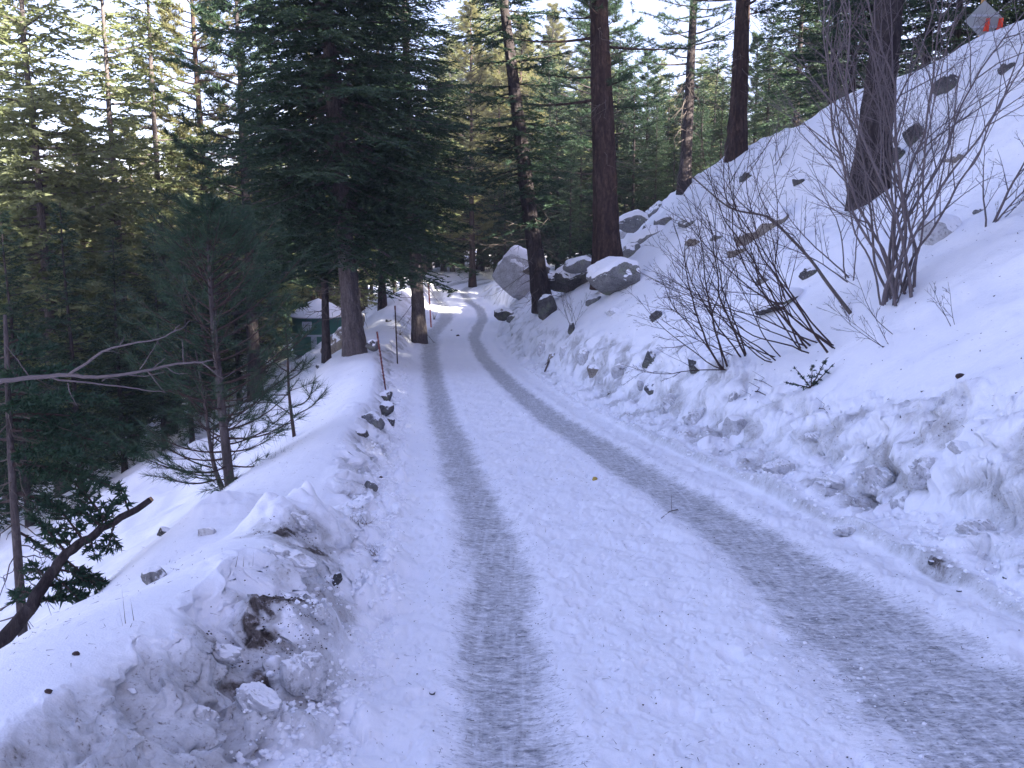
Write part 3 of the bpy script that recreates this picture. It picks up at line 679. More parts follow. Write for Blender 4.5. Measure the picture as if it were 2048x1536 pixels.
def young_pine():
    Y = 10.5
    b = pt(462, 1000, Y); b[2] = gz(b[0], Y)-.1
    t = thing('young_pine', 'bushy young pine with two stems and long dark needles beside the left snow bank', 'tree', tuple(b))
    path = spline([b, pt(447, 850, Y), pt(432, 700, Y), pt(420, 560, Y+.1), pt(414, 412, Y+.1)], 40) - b
    p2 = spline([b+[-.1,.05,0], pt(428, 930, Y+.1), pt(408, 800, Y+.2), pt(390, 690, Y+.3)], 24) - b
    mt = Mesh(); mt.tube(path, np.linspace(.062, .012, 40), 12); mt.make('trunk', M['bark_grey'], t, True)
    mt = Mesh(); mt.tube(p2, np.linspace(.034, .010, 24), 8); mt.make('second_stem', M['bark_grey'], t, True)
    leaf = Mesh(); limb = Mesh(); g = np.random.default_rng(5)
    for k in range(118):
        f = ((k+g.random())/118); f = f**.8; s2 = k % 5 == 0 and f < .75
        pp = p2 if s2 else path; q = pp[int(f*(len(pp)-1)*.97)]
        az = k*2.39996+g.normal()*.3
        env = np.interp(f, [0, .08, .2, .4, .62, .8, 1], [.45, .85, .95, 1.0, .95, .62, .14])
        L = env*(.6+.5*g.random())
        d = np.array([math.cos(az), math.sin(az), 0]); e = np.interp(f, [0, .3, 1], [-.18, .05, .8])+g.normal()*.1
        u = np.linspace(0, 1, 8); side = np.array([-d[1], d[0], 0])
        br = q+d*(L*u)[:,None]+np.array([0,0,1])*(L*(e*u+.42*u**2.2))[:,None]+side*(L*.16*g.normal()*u*u)[:,None]
        limb.tube(br, np.linspace(.007+.006*L, .003, 8), 4, False)
        tufts_on(leaf, br, .62, 3, .135, .0056, 15, .45)
        for j in range(5):
            a = br[2+j]; sg = 1 if j % 2 else -1; dd = norm(d*.8+side*sg*.75+np.array([0,0,.3+.25*g.normal()])); l = .30*L*(1.2-j*.12)+.05
            sb = a+dd*(l*np.linspace(0,1,5))[:,None]+np.array([0,0,.1])*(np.linspace(0,1,5)**2*l)[:,None]
            limb.tube(sb, np.linspace(.004, .0025, 5), 3, False); tufts_on(leaf, sb, .7, 2, .135, .0056, 16, .45)
    tufts_on(leaf, path[30:], .0, 7, .15, .0045, 26, .5)
    leaf.make('crown', M['ypine'], t); tag(limb.make('limbs', M['twigdark'], t), kind='stuff')
young_pine()
def pine_sapling():
    Y = 13.0; b = pt(589, 872, Y); b[2] = gz(b[0], Y)-.05
    t = thing('pine_sapling', 'small pine sapling with open tufts of needles on bare snow beside the bushy pine', 'tree', tuple(b))
    path = spline([b, pt(583, 830, Y), pt(577, 770, Y), pt(575, 700, Y), pt(570, 655, Y)], 20)-b
    mt = Mesh(); mt.tube(path, np.linspace(.028, .009, 20), 8); mt.make('trunk', M['twigdark'], t, True)
    leaf = Mesh(); limb = Mesh()
    for (px0, py0), ends in (((587, 832), ((540,800),(505,768))), ((587, 832), ((620,815),(652,780))), ((586, 815), ((615,800),(630,758))), ((580, 790), ((545,790),(530,820))), ((578, 760), ((600,745),(612,718))), ((577, 745), ((555,730),(535,700))),
                             ((586, 845), ((560,850),(520,835))), ((576,700), ((590,690),(600,672))), ((575,690), ((560,680),(550,664)))):
        yo = Y+rng.normal()*.12
        br = spline([pt(px0, py0, Y), pt(*ends[0], yo), pt(*ends[1], yo)], 10)-b
        limb.tube(br, np.linspace(.010, .005, 10), 4, False); tufts_on(leaf, br, .5, 5, .15, .0055, 20, .5)
        for sg in (-1, 1):
            e = br[6]+np.array([.13*sg, .08, .12]); sb = np.stack([br[6], (br[6]+e)/2+[0,0,-.01], e]); limb.tube(sb, [.005,.004,.003], 3, False); tufts_on(leaf, sb, .5, 2, .15, .0055, 20, .5)
    tufts_on(leaf, path[14:], .2, 4, .15, .0055, 22, .5)
    leaf.make('crown', M['ypine'], t); tag(limb.make('limbs', M['twigdark'], t), kind='stuff')
pine_sapling()
def fir_bough(leaf, limb, a, d, L, width, droop=.25, n=None, sl=.055, sw=.020, seed=0):
    """one flat hanging fir spray with side twigs and short thick needles"""
    g = np.random.default_rng(seed); d = norm(np.array(d, float)); side = np.cross(d, [0,0,1]); side /= np.linalg.norm(side)+1e-9
    u = np.linspace(0, 1, 9); br = a+d*(L*u)[:,None]+np.array([0,0,-droop*L])*(u**1.8)[:,None]
    limb.tube(br, np.linspace(.006+.008*L, .003, 9), 5, False)
    n = n or int(L*16); P = []; D = []
    for k in range(n):
        f = .08+.9*(k+g.random())/n; i = min(int(f*8), 7); c = br[i]+(br[i+1]-br[i])*(f*8-i)
        for sg in (-1, 1):
            l = width*(1-f)**.6*(.6+.5*g.random())*min(1, f*4+.3); dd = norm(d*.75+side*sg*.85+np.array([0,0,-.25+.15*g.normal()]))
            if l > .08: limb.tube(np.array([c, c+dd*l*.6, c+dd*l+[0,0,-.06*l]]), [.0035,.003,.002], 3, False)
            m = max(4, int(l/.0085)); s_ = g.random(m)*l; q = c+dd*s_[:,None]+np.array([0,0,-.1])*((s_**2)/max(l,.05))[:,None]
            P.append(q); D.append(dd[None]*.9+g.normal(size=(m,3))*.62)
            for r_ in range(2):
                s0 = l*(.3+.35*r_); e0 = c+dd*s0; d3 = norm(dd+side*(.9 if g.random() < .5 else -.9)+d*.2); l3 = l*.35
                m3 = max(3, int(l3/.010)); s_ = g.random(m3)*l3; P.append(e0+d3*s_[:,None]); D.append(d3[None]*.9+g.normal(size=(m3,3))*.62)
    m = int(L*60); f = g.random(m)*8; i = np.minimum(f.astype(int), 7); P.append(br[i]+(br[i+1]-br[i])*(f-i)[:,None]); D.append(d[None]*.6+g.normal(size=(m,3))*.7)
    P = np.concatenate(P); D = np.concatenate(D); leaf.needles(P, D, sl*(.6+.6*g.random(len(P))), sw, .15)
def near_fir():
    Y = 6.6; b = pt(42, 1240, Y); b[2] = min(b[2], gz(b[0], Y)-.1)
    t = thing('fir_sapling', 'slim grey-stemmed fir at the left edge with bare lower twigs and drooping boughs', 'tree', tuple(b))
    path = spline([b, pt(36, 1120, Y), pt(26, 980, Y), pt(18, 830, Y), pt(13, 690, Y), pt(10, 630, Y)], 34)-b
    mt = Mesh(); mt.tube(path, np.linspace(.036, .012, 34), 12); mt.make('trunk', M['bark_grey'], t, True)
    leaf = Mesh(); limb = Mesh(); g = np.random.default_rng(8)
    for k, (px, py, ex, ey, dy, wd) in enumerate(((15,790,225,800,.5,.26),(17,830,255,850,.2,.26),(18,760,170,735,-.3,.2),(20,860,285,905,-.1,.28),(22,900,200,930,.6,.26),(14,720,110,690,.3,.18),(24,930,240,975,-.4,.24),(15,780,-120,790,.2,.25),(20,880,-130,900,.2,.25),(26,985,180,1040,.1,.22),
             (13,690,80,665,.1,.12),(22,905,160,900,-.5,.22),(16,800,120,850,.8,.25),(19,840,190,880,.9,.28),(30,1060,150,1150,.3,.16),(27,1000,-100,1060,.3,.2),(14,740,60,780,-.5,.18),(18,820,140,790,-.6,.22))):
        a = pt(px, py, Y)-b; e = pt(ex, ey, Y+dy)-b; L = np.linalg.norm(e-a)
        fir_bough(leaf, limb, a, (e-a)+np.array([0,0,.2*L]), L*1.02, wd, .22, seed=100+k)
    bare = Mesh()
    for k in range(46):
        q = path[int(g.random()*26)]; az = g.random()*6.28; l = .25+.4*g.random(); d = np.array([math.cos(az), math.sin(az)*.6, -.1-.35*g.random()])
        u = np.linspace(0,1,6); br = q+d*(l*u)[:,None]+np.array([0,0,-.18*l])*(u*u)[:,None]+g.normal(size=(6,3))*.008
        bare.tube(br, np.linspace(.006, .002, 6), 4, False)
        for j in (2,4):
            dd = norm(d+g.normal(size=3)*.6); bare.tube(np.array([br[j], br[j]+dd*.14]), [.003,.0015], 3, False)
    leaf.make('crown', M['ypine'], t); tag(limb.make('limbs', M['twigdark'], t), kind='stuff'); tag(bare.make('bare_twigs', M['dead'], t), kind='stuff')
    # the leaning cut trunk
    Y = 6.2; a = pt(-30, 1320, Y-.35)
    t = thing('leaning_log', 'dark leaning trunk with a pale sawn end, carrying fir boughs, at the left edge', 'log', tuple(a))
    p = spline([a, pt(60, 1215, Y-.2), pt(120, 1120, Y), pt(200, 1060, Y+.1), pt(300, 1000, Y+.2)], 30)-a
    p = p+rng.normal(size=p.shape)*.006; mt = Mesh(); mt.tube(p, np.interp(np.linspace(0,1,30), [0,.4,1], [.056,.038,.021]), 14); mt.make('trunk', M['bark'], t, True)
    d = norm(p[-1]-p[-3]); c = Mesh(); c.tube(np.array([p[-1]-d*.01, p[-1]+d*.02]), [.0235,.016], 14); c.make('sawn_end', M['cut'], t)
    leaf = Mesh(); limb = Mesh()
    for k, (i, ex, ey, dy, wd) in enumerate(((26,232,955,.1,.14),(24,215,1100,.0,.16),(22,150,1000,.2,.18),(20,190,1110,-.1,.16),(17,90,1040,.2,.18),(15,215,1195,.05,.22),(13,235,1170,.1,.2),(11,60,1120,.2,.18),(12,160,1200,-.15,.2),(9,30,1180,.1,.16),(8,170,1185,.2,.2),(19,80,970,.3,.18),(21,240,985,.25,.15),(10,200,1160,.3,.18),(23,120,925,.3,.2),(16,40,1000,-.1,.16))):
        a2 = p[i]; e = pt(ex, ey, Y+dy)-a; L = np.linalg.norm(e-a2); fir_bough(leaf, limb, a2, (e-a2)+np.array([0,0,.15*L]), L, wd, .2, seed=200+k)
    leaf.make('hanging_boughs', M['ypine'], t); tag(limb.make('limbs', M['twigdark'], t), kind='stuff')
near_fir()
def bare_tree():
    Y = 5.0; b = pt(-230, 1240, Y); b[2] = gz(b[0], Y)-.1
    t = thing('bare_tree', 'leafless young tree sending a long forked bare branch in from the left edge', 'tree', tuple(b))
    Mesh().tube(spline([b, pt(-215, 1000, Y), pt(-205, 800, Y), pt(-180, 560, Y)], 20)-b, np.linspace(.05, .025, 20), 10).make('trunk', M['twig'], t, True)
    def B(pts, r0, r1, name='branch', n=16):
        w_ = spline([pt(*p) for p in pts], n)-b; w_ = w_ + rng.normal(size=w_.shape)*.0016
        return Mesh().tube(w_, np.linspace(r0, r1, n), 6).make(name, M['twig'], t, True)
    B([(-205,800,Y),(-90,780,Y),(0,763,Y),(80,754,Y),(137,750,Y),(188,755,Y),(290,741,Y),(359,727,Y),(403,724,Y),(424,720,Y)], .017, .0032, n=40)
    B([(137,750,Y),(168,730,Y-.02),(205,704,Y-.05),(262,688,Y-.1),(318,678,Y-.1),(345,664,Y-.1),(359,649,Y-.12)], .0085, .002)
    B([(105,757,Y),(160,764,Y+.03),(239,772,Y+.06),(290,780,Y+.08),(330,785,Y+.08)], .006, .002)
    for q in (((280,739),(300,708),(318,680)), ((294,743),(310,762),(328,784)), ((301,740),(318,727),(331,716)), ((367,725),(366,700),(364,678)), ((403,724),(425,742),(446,757),(470,742)), ((240,690),(245,682),(248,674)), ((205,704),(220,702),(240,706)),
              ((330,733),(350,746),(375,747)), ((60,756),(35,720),(10,690)), ((135,765),(140,785),(155,812)), ((260,750),(290,752),(330,744)), ((205,762),(218,755),(240,760)), ((345,664),(366,656),(380,640))):
        B([(x, y, Y+rng.normal()*.02) for x, y in q], .0034, .0013, 'twig', 7)
bare_tree()
# ------------------------------------------------------------------ bare shrubs on the right
def stem_mesh(start, d, L, r, g, depth=3, curve=(0,0,.25), nside=5, wig=.085, kids=(3,5), lo=.25):
    m = Mesh()
    def grow(p, d, L, r, lev):
        n = max(5, int(L*9)) if lev == 0 else 6; P = [p]; c = norm(d); st = L/(n-1)
        for i in range(n-1):
            c = norm(c+np.array(curve)*st*(1.2 if lev == 0 else .9)+g.normal(size=3)*wig); P.append(P[-1]+c*st)
        P = np.array(P); m.tube(P, np.linspace(r, max(.0016, r*.28), n), nside if lev == 0 else 4 if lev == 1 else 3, False)
        if lev >= depth: return
        k = g.integers(*kids) if lev else int(kids[1]+L*1.3)
        for j in range(k):
            f = lo+(1-lo)*(j+g.random())/k; i = min(int(f*(n-1)), n-2); a = P[i]; T = norm(P[i+1]-P[i])
            s_ = g.normal(size=3); s_ = norm(s_-T*s_.dot(T)); dd = norm(T+s_*(.5+.35*g.random()))
            grow(a, dd, L*(.20+.28*g.random())*(1.25-f*.6), max(.0018, r*.45*(1.1-f*.4)), lev+1)
    grow(np.array(start, float), np.array(d, float), L, r, 0)
    return m
def shrub(px, py, label, stems, mat='twig', seed=1, depth=3, group=None, off=.12, Yf=None, name='bare_shrub'):
    h = hit(px, py) if Yf is None else (unproj(px, py, Yf)[0], Yf, 0)
    g = np.random.default_rng(seed); b = np.array([h[0], h[1], gz(h[0], h[1])-.06])
    t = thing(name, label, 'shrub', tuple(b), group=group)
    for k, (dx, dy, dz, L, r) in enumerate(stems):
        if mat == 'twigdark': r *= .8
        s0 = (g.normal()*off, g.normal()*off, 0)
        stem_mesh(s0, (dx, dy, dz), L, r, g, depth).make('stem', M[mat], t, True)
    return t
g0 = np.random.default_rng(77)
main0 = [(-.50,.0,1,3.3,.036),(-.30,.1,1,3.7,.040),(-.16,-.1,1,3.9,.044),(-.05,.1,1,4.0,.046),(.05,0,1,3.9,.042),(.14,.1,1,3.8,.036),(.26,-.1,1,3.4,.032),(.42,.0,1,3.0,.028),(-.10,.2,1,3.6,.032),(-.36,.2,1,3.2,.026),(-.7,.1,1,2.9,.026),(.58,.1,.9,2.4,.018),(.0,-.2,1,3.2,.03),(-.9,.0,.9,2.2,.017),(.2,.3,1,3.2,.026)]
main = [(a*.62, b, c, L*1.05, r*.54) for a, b, c, L, r in main0]+[(a*.40+.04*g0.normal(), b+.1, c, L*.95, r*.5) for a, b, c, L, r in main0[:4]]
shrub(1792, 603, 'tall many-stemmed bare shrub in front of the stout trunk', main, seed=21, off=.13)
shrub(1452, 735, 'bare leaning shrub at the lower left of the hillside thicket', [(-.55,.1,1,2.0,.021),(-.8,0,.9,1.7,.014),(-.35,.1,1,2.2,.02),(-1.1,0,.5,1.6,.012),(-1.4,.1,.15,1.5,.011),(-.2,.2,1,1.6,.012)], 'twigdark', 22, off=.05)
shrub(1490, 713, 'bare shrub with two long straight stems in the middle of the thicket', [(-.45,.0,1,2.3,.021),(-.65,.2,1,2.3,.017),(-.25,.1,1,2.4,.016),(-1.2,.1,.4,1.4,.011)], 'twigdark', 23, off=.05)
shrub(1552, 715, 'low bare shrub with thin stems leaning left over the snow', [(-1.3,.1,.6,1.9,.013),(-1.1,.2,.8,2.1,.013),(-1.5,0,.4,1.8,.012),(-1.2,.3,.5,1.7,.010),(-.9,.2,.9,1.9,.012)], 'twigdark', 24, off=.1)
shrub(1622, 690, 'bare shrub of long dark stems slanting up-left from the snow', [(-1.1,.1,.8,2.9,.018),(-.8,.1,1,3.0,.018),(-1.3,.2,.6,2.6,.015),(-1.4,.0,.5,2.5,.013),(-.6,.3,1,2.7,.015),(-1.5,.2,.35,2.2,.012),(-1.0,.3,.9,2.6,.013)], 'twigdark', 25, off=.16)
shrub(1668, 692, 'rightmost slanting stems of the dark hillside thicket', [(-.9,.1,.9,2.8,.020),(-1.2,.1,.8,2.7,.016),(-.6,.2,1,2.8,.016),(-1.4,.1,.5,2.4,.013),(-1.0,.2,.6,2.3,.012)], 'twigdark', 26, off=.08)
shrub(1975, 452, 'bare shrub at the right edge of the picture on open snow', [(.4,.1,1,1.3,.02),(.7,.0,.7,1.0,.014),(.1,.1,1,1.1,.014),(.9,.2,.5,.8,.009)], 'twig', 27, off=.04)
shrub(1148, 640, 'small wispy leafless bush beside the snow-capped boulder', [(-.5,.1,1,1.2,.008),(-.2,.1,1,1.4,.009),(.1,.1,1,1.3,.009),(.35,.1,1,1.2,.008),(-.8,0,.8,.9,.006),(.0,.2,1,1.1,.007)], 'twigdark', 28, depth=2, off=.05, Yf=27)
shrub(1908, 650, 'lone thin twig standing left-leaning on the open snow slope', [(-.5,.1,.9,.55,.005),(-.2,.1,1,.5,.004)], 'twigdark', 29, depth=2, off=.02, name='twig_plant')
shrub(1780, 690, 'thin arching twigs lying over the snow below the tall shrub', [(-1.1,.1,.35,.95,.006),(-1.0,.1,.7,.8,.005),(-.8,.2,.9,.5,.004)], 'twigdark', 30, depth=2, off=.03, name='twig_plant')
shrub(1795, 665, 'long low twig reaching left below the tall shrub', [(-1.0,.1,.6,1.1,.006)], 'twigdark', 31, depth=2, off=.02, name='twig_plant')
shrub(1700, 560, 'thin spindly bush growing through the snow behind the leaning dead branch', [(-.8,.1,1,1.8,.013),(-.4,.1,1,1.9,.012),(-1.2,.1,.6,1.6,.011),(.2,.1,1,1.6,.011)], 'twig', 32, off=.07)
shrub(1830, 330, 'fine dark brush around the rocks high on the hillside', [(-.6,.1,1,1.2,.009),(-.1,.1,1,1.4,.010),(.4,.1,1,1.3,.009),(.9,.1,.8,1.1,.008),(-1,.1,.5,1.0,.007)], 'twigdark', 33, off=.15)
shrub(1560, 330, 'bare bush on the ridge behind the thicket', [(-.6,.1,1,1.8,.012),(-.1,.1,1,2.0,.012),(.4,.1,1,1.7,.011),(.8,.1,.8,1.3,.009)], 'twig', 34, off=.15)
shrub(1395, 420, 'bare brush at the foot of the slim straight pine', [(-.6,.1,1,1.6,.012),(-.1,.1,1,1.9,.012),(.5,.1,1,1.5,.011)], 'twig', 35, off=.15)
# dead leaning branch in the thicket
def ground_pts(lst, lift=0):
    r = []
    for px, py, l in lst:
        h = hit(px, py); r.append([h[0], h[1], h[2]+l+lift])
    return np.array(r)
P = spline(np.array([pt(1702, 628, hit(1702, 628)[1]), pt(1640, 545, 13.0), pt(1585, 480, 13.2), pt(1530, 432, 13.4), pt(1470, 420, 13.5), pt(1380, 350, 13.7)]), 30)
t = thing('dead_branch', 'thick bare branch lying aslant through the thicket with its broken end in the snow', 'branch', tuple(P[0]))
Mesh().tube(P-P[0], np.linspace(.026, .009, 30), 8).make('limb', M['dead'], t, True)
for i in (8, 12, 16, 20, 24):
    stem_mesh(P[i]-P[0], (-.6+.2*g0.normal(), .3*g0.normal(), .8), .9, .010, g0, 2).make('side_branch', M['twig'], t, True)
for (a, c, lab, r, m_) in (((1503,785),(1532,793),'short broken twig with two prongs lying near the berm top', .009, 'twigdark'), ((1508,760),(1548,778),'thin straight twig lying on the snow above the two-pronged one', .005, 'twigdark'), ((1488,802),(1512,807),'tiny dark twig lying below the two-pronged one', .005, 'twigdark'),
                         ((1190,545),(1178,562),'pale stick leaning on the grey boulder by the thick pine', .03, 'cut'), ((1090,745),(1105,712),'short stub of wood poking from the right berm far down the road', .03, 'dead'),
                         ((1355,1020),(1322,1040),'dark twig lying in the road edge right of the middle strip', .004, 'twigdark'), ((1640,820),(1655,830),'fine grass stalk fallen on the upper slope', .004, 'twigdark')):
    A, Bp = hit(*a), hit(*c); A = np.array(A); Bp = np.array(Bp); A[2] += r; Bp[2] += r
    t = thing('fallen_twig', lab, 'twig', tuple(A)); v = Bp-A
    Mesh().tube(np.array([v*0, v*.5+[0,0,.02], v]), [r, r*.8, r*.5], 6).make('stick', M[m_], t, True)
    Mesh().tube(np.array([v*.35+[0,0,.01], v*.5+np.array([.02,.05,.06]), v*.1+np.array([-.02,.12,.10])]), [r*.6, r*.45, r*.3], 5).make('prong', M[m_], t, True)
print('shrubs', round(time.time()-T0, 1))
# ------------------------------------------------------------------ boulders and stones
def ico(sub):
    import bmesh
    bm = bmesh.new(); bmesh.ops.create_icosphere(bm, subdivisions=sub, radius=1)
    V = np.array([v.co[:] for v in bm.verts]); F = np.array([[v.index for v in f.verts] for f in bm.faces]); bm.free(); return V, F
ICO = {k: ico(k) for k in (1, 2, 3, 4, 5)}
def rock_shape(V, g, nplanes=14, soft=.04, seed=0, amp=.05):
    N = g.normal(size=(nplanes,3)); N /= np.linalg.norm(N, axis=1)[:,None]; D = .62+.38*g.random(nplanes)
    dots = np.maximum(V@N.T, 1e-3); r = D/dots; k = 1/soft
    rr = -np.log(np.sum(np.exp(-np.minimum(r, 3)*k), axis=1))/k
    rr = np.minimum(rr, 1.25)
    n = fbm(V[:,0]*2.4+V[:,2]*1.7, V[:,1]*2.4-V[:,2]*1.3, 5, seed)
    return rr*(1+amp*n)
def boulder(px, py, wpx, hpx, mat, label, seed, cap=.08, Y=None, rot=0, tilt=0, sub=4, sink=.15, depth=1.0, name='boulder', cat='boulder', group=None, capmat='cap', capmin=.35, amp=.05, soft=.045):
    if Y is None: x, Y, z = hit(px, py+hpx*.25)
    c = pt(px, py, Y)
    s = Y/FPX*1.02; W, Hh = wpx*s*.5, hpx*s*.5; g = np.random.default_rng(seed)
    V, F = ICO[sub]; r = rock_shape(V, g, 13, soft, seed, amp); S = V*r[:,None]; S /= np.abs(S).max(0)
    ct, st = math.cos(tilt), math.sin(tilt)
    D = max(W, Hh)*.75*depth
    S2 = S*[W, D, Hh]; n2 = V/np.array([W, D, Hh]); n2 /= np.linalg.norm(n2, axis=1)[:,None]
    Rm = np.array([[ct,0,st],[0,1,0],[-st,0,ct]]); S2 = S2@Rm.T
    # keep it bedded in the slope
    c[1] += D*.35; c[2] -= Hh*sink
    t = thing(name, label, cat, tuple(c), rot, group)
    m = Mesh().add(S2, F); m.make('rock', M[mat], t, smooth=True)
    if cap:
        # face normals decide where snow has settled
        a, b_, d_ = S2[F[:,0]], S2[F[:,1]], S2[F[:,2]]; fn = np.cross(b_-a, d_-a); vn = np.zeros_like(S2)
        for k in range(3): np.add.at(vn, F[:,k], fn)
        vn /= np.linalg.norm(vn, axis=1)[:,None]+1e-9
        nn = fbm(S2[:,0]*3.5/max(W, .3)+seed, S2[:,1]*3+S2[:,2]*3, 4, seed+3)
        th = sstep(capmin, capmin+.35, vn[:,2]+.30*nn)
        Cc = S2+np.stack([vn[:,0]*.25, vn[:,1]*.25, np.ones(len(S2))], 1)*((th-.30)*cap*1.4)[:,None]
        Cc[:,2] += cap*.12*nn*th
        keep = th[F].max(1) > .02
        f = F[keep]; used = np.zeros(len(S2), bool); used[f.reshape(-1)] = True; idx = np.cumsum(used)-1
        if keep.sum() > 8: Mesh().add(Cc[used], idx[f]).make('snow_cap', M[capmat], t, smooth=True)
    return t
BO = [
 (1034,528,126,122,'ice','big pale boulder with a sunlit snowy top beside the road bend',61,.10,45,0,-.35,5),
 (1138,548,90,64,'rockdark','dark lichened boulder between the leaning fir and the thick pine',2,.10,37,0,-.3,5),
 (1232,538,112,84,'rock','grey fractured boulder in front of the thick pine trunk',3,.12,27.5,0,-.3,5),
 (1093,610,44,58,'rockdark','tooth-shaped dark boulder with a snowy top under the leaning fir',4,.08,34,0,.1,4),
 (1006,627,42,30,'rockdark','dark notched rock at the right road edge before the bend',5,.06,41,0,0,4),
 (1024,634,30,16,'rock','small pale slab leaning on the notched dark rock',6,.03,40.5,0,-.4,3),
 (1292,484,104,52,'rock','long grey slab on the ridge right of the thick pine',7,.12,34,0,-.55,4),
 (1352,490,42,30,'rock','small grey slab right of the long ridge slab',8,.05,31,0,-.3,3),
 (1530,448,120,66,'rocktan','long flat tan slab half buried behind the thicket',9,.07,None,0,-.65,4),
 (1412,392,78,24,'rock','low slab at the foot of the red-brown pine',10,.1,41,0,-.35,4),
 (1420,370,50,18,'rock','thin slab left of the red-brown pine near its foot',11,.08,44,0,-.3,4),
 (1275,440,80,40,'rock','snow-laden boulder on the far ridge behind the thick pine',12,.2,50,0,-.3,4),
 (1320,415,60,36,'rock','snow-heaped boulder at the skyline left of the slim pine',13,.2,50,0,-.3,4),
 (1908,158,52,50,'rockdark','right one of two brown rocks high on the hillside',14,.05,None,0,-.2,4),
 (1888,172,40,44,'rockdark','left one of two brown rocks high on the hillside',15,.05,None,0,.1,4),
 (1836,262,58,54,'rockdark','dark rock wrapped in fine brush right of the stout trunk',16,.06,None,0,.1,4),
 (1796,310,34,44,'rockdark','black rock touching the stout trunk on its right',17,.05,None,0,.1,3),
 (1922,308,62,28,'rocktan','flat tan slab lying high on the open slope',18,.04,None,0,-.35,4),
 (1886,455,98,82,'ice','big rounded boulder dusted with snow right of the tall shrub',19,.04,None,0,-.1,5),
 (1562,602,112,52,'rockdark','dark ledge rock behind the slanting stems of the thicket',20,.10,None,0,-.12,4),
 (1624,541,48,32,'rockdark','round dark rock beside the dead branch',21,.07,None,0,-.1,4),
 (1606,357,44,26,'rockdark','dark snow-topped rock up the slope above the thicket',22,.07,None,0,-.1,4),
 (1312,632,26,32,'rockdark','upright dark stone at the left end of the thicket',23,.03,None,0,.1,3),
 (1228,622,36,22,'ice','snow-crusted lump left of the thicket',24,.05,None,0,-.1,3),
 (1300,716,26,42,'rockdark','pointed reddish-dark stone left of the thicket base',25,.02,None,0,.15,3),
 (1392,730,34,44,'rockdark','black clod of roots just left of the leaning shrub base',26,.02,None,0,.1,3),
 (1143,658,20,34,'rockdark','narrow dark stone poking from the berm below the wispy bush',27,.04,None,0,.2,3),
 (1104,712,16,30,'rocktan','small pale wedge stone in the berm far down the road',28,.02,None,0,.4,3),
 (1168,715,34,52,'ice','ice-crusted tan rock at the head of the broken berm',29,.03,None,0,-.1,4),
 (1190,742,30,44,'rocktan','rusty rock face just right of the ice-crusted one in the berm',30,.03,None,0,-.1,4),
 (1243,738,46,40,'ice','dirty ice block in the middle of the broken berm',31,.03,None,0,0,4),
 (1306,772,34,34,'rockdark','brown-faced block at the right part of the broken berm',32,.03,None,0,.2,4),
 (1285,768,22,26,'ice','grey ice block left of the brown-faced one',33,.02,None,0,0,3),
 (1466,795,26,38,'ice','tilted grey ice block standing on the berm below the evergreen sprig',34,.02,None,0,.4,4),
 (1810,1000,78,60,'ice','rounded lump of dirty ice in the nearest right berm',35,.0,None,0,0,4),
 (1930,895,60,36,'ice','ice lump at the berm crest near the right edge',36,.02,None,0,.2,4),
 (1478,850,60,60,'ice','scooped ice block in the berm beside the right track',37,.02,None,0,0,4),
 (676,690,58,82,'rocktan','tan leaning boulder left of the grey-trunked fir',38,.10,33,0,.55,5),
 (706,640,52,40,'rocktan','sunlit tan rock with snow ledges behind the leaning tan boulder',39,.1,40,0,-.4,4),
 (698,708,30,36,'rockdark','small dark rock at the foot of the huge fir',40,.04,28,0,.1,3),
 (745,688,26,26,'rockdark','dark stone left of the tall red stake',41,.05,25,0,.2,3),
 (769,790,38,36,'rockdark','dark cap stone of the left rock wall at the red stake',42,.05,None,0,.3,4),
 (768,818,36,38,'rockdark','reddish-black stone below the cap stone in the left rock wall',43,.05,None,0,.4,4),
 (780,842,30,22,'rockdark','lowest dark stone of the left rock wall',44,.03,None,0,.5,3),
 (745,842,56,46,'rock','grey snow-clogged rock of the left bank',45,.05,None,0,.5,4),
 (722,864,32,26,'rockdark','black stone under the snow lip of the left bank',46,.04,None,0,.5,3),
 (736,972,40,40,'rock','grey pyramid-shaped stone on the left bank',47,.02,None,0,0,4),
 (312,1150,64,40,'rock','grey stone poking from the far side of the nearest left bank',48,.02,None,0,-.1,4),
 (414,1062,40,34,'ice','snow-dusted round stone behind the nearest left bank',49,.03,None,0,0,4),
 (328,1062,34,24,'rockdark','dark stump-like stone below the bushy pine',50,.02,None,0,0,3),
 (672,1158,24,34,'rockdark','dark wet cobble stuck in the near bank side',51,.0,None,0,0,3),
 (262,1383,26,16,'ice','small grey pebble on the dirty near bank',52,.0,None,0,0,3),
 (650,735,40,16,'rockdark','low dark rock edge beside the black-trunked fir',53,.04,29,0,.2,3),
 (1075,530,60,40,'rocktan','pale rock right of the leaning fir trunk',54,.12,43,0,-.2,4),
 (1160,520,70,40,'rock','snow-covered rock left of the thick pine trunk',55,.2,36,0,-.2,4),
 (1500,300,50,24,'rock','snow hump rock on the ridge right of the red-brown pine',56,.2,39,0,-.3,4),
]
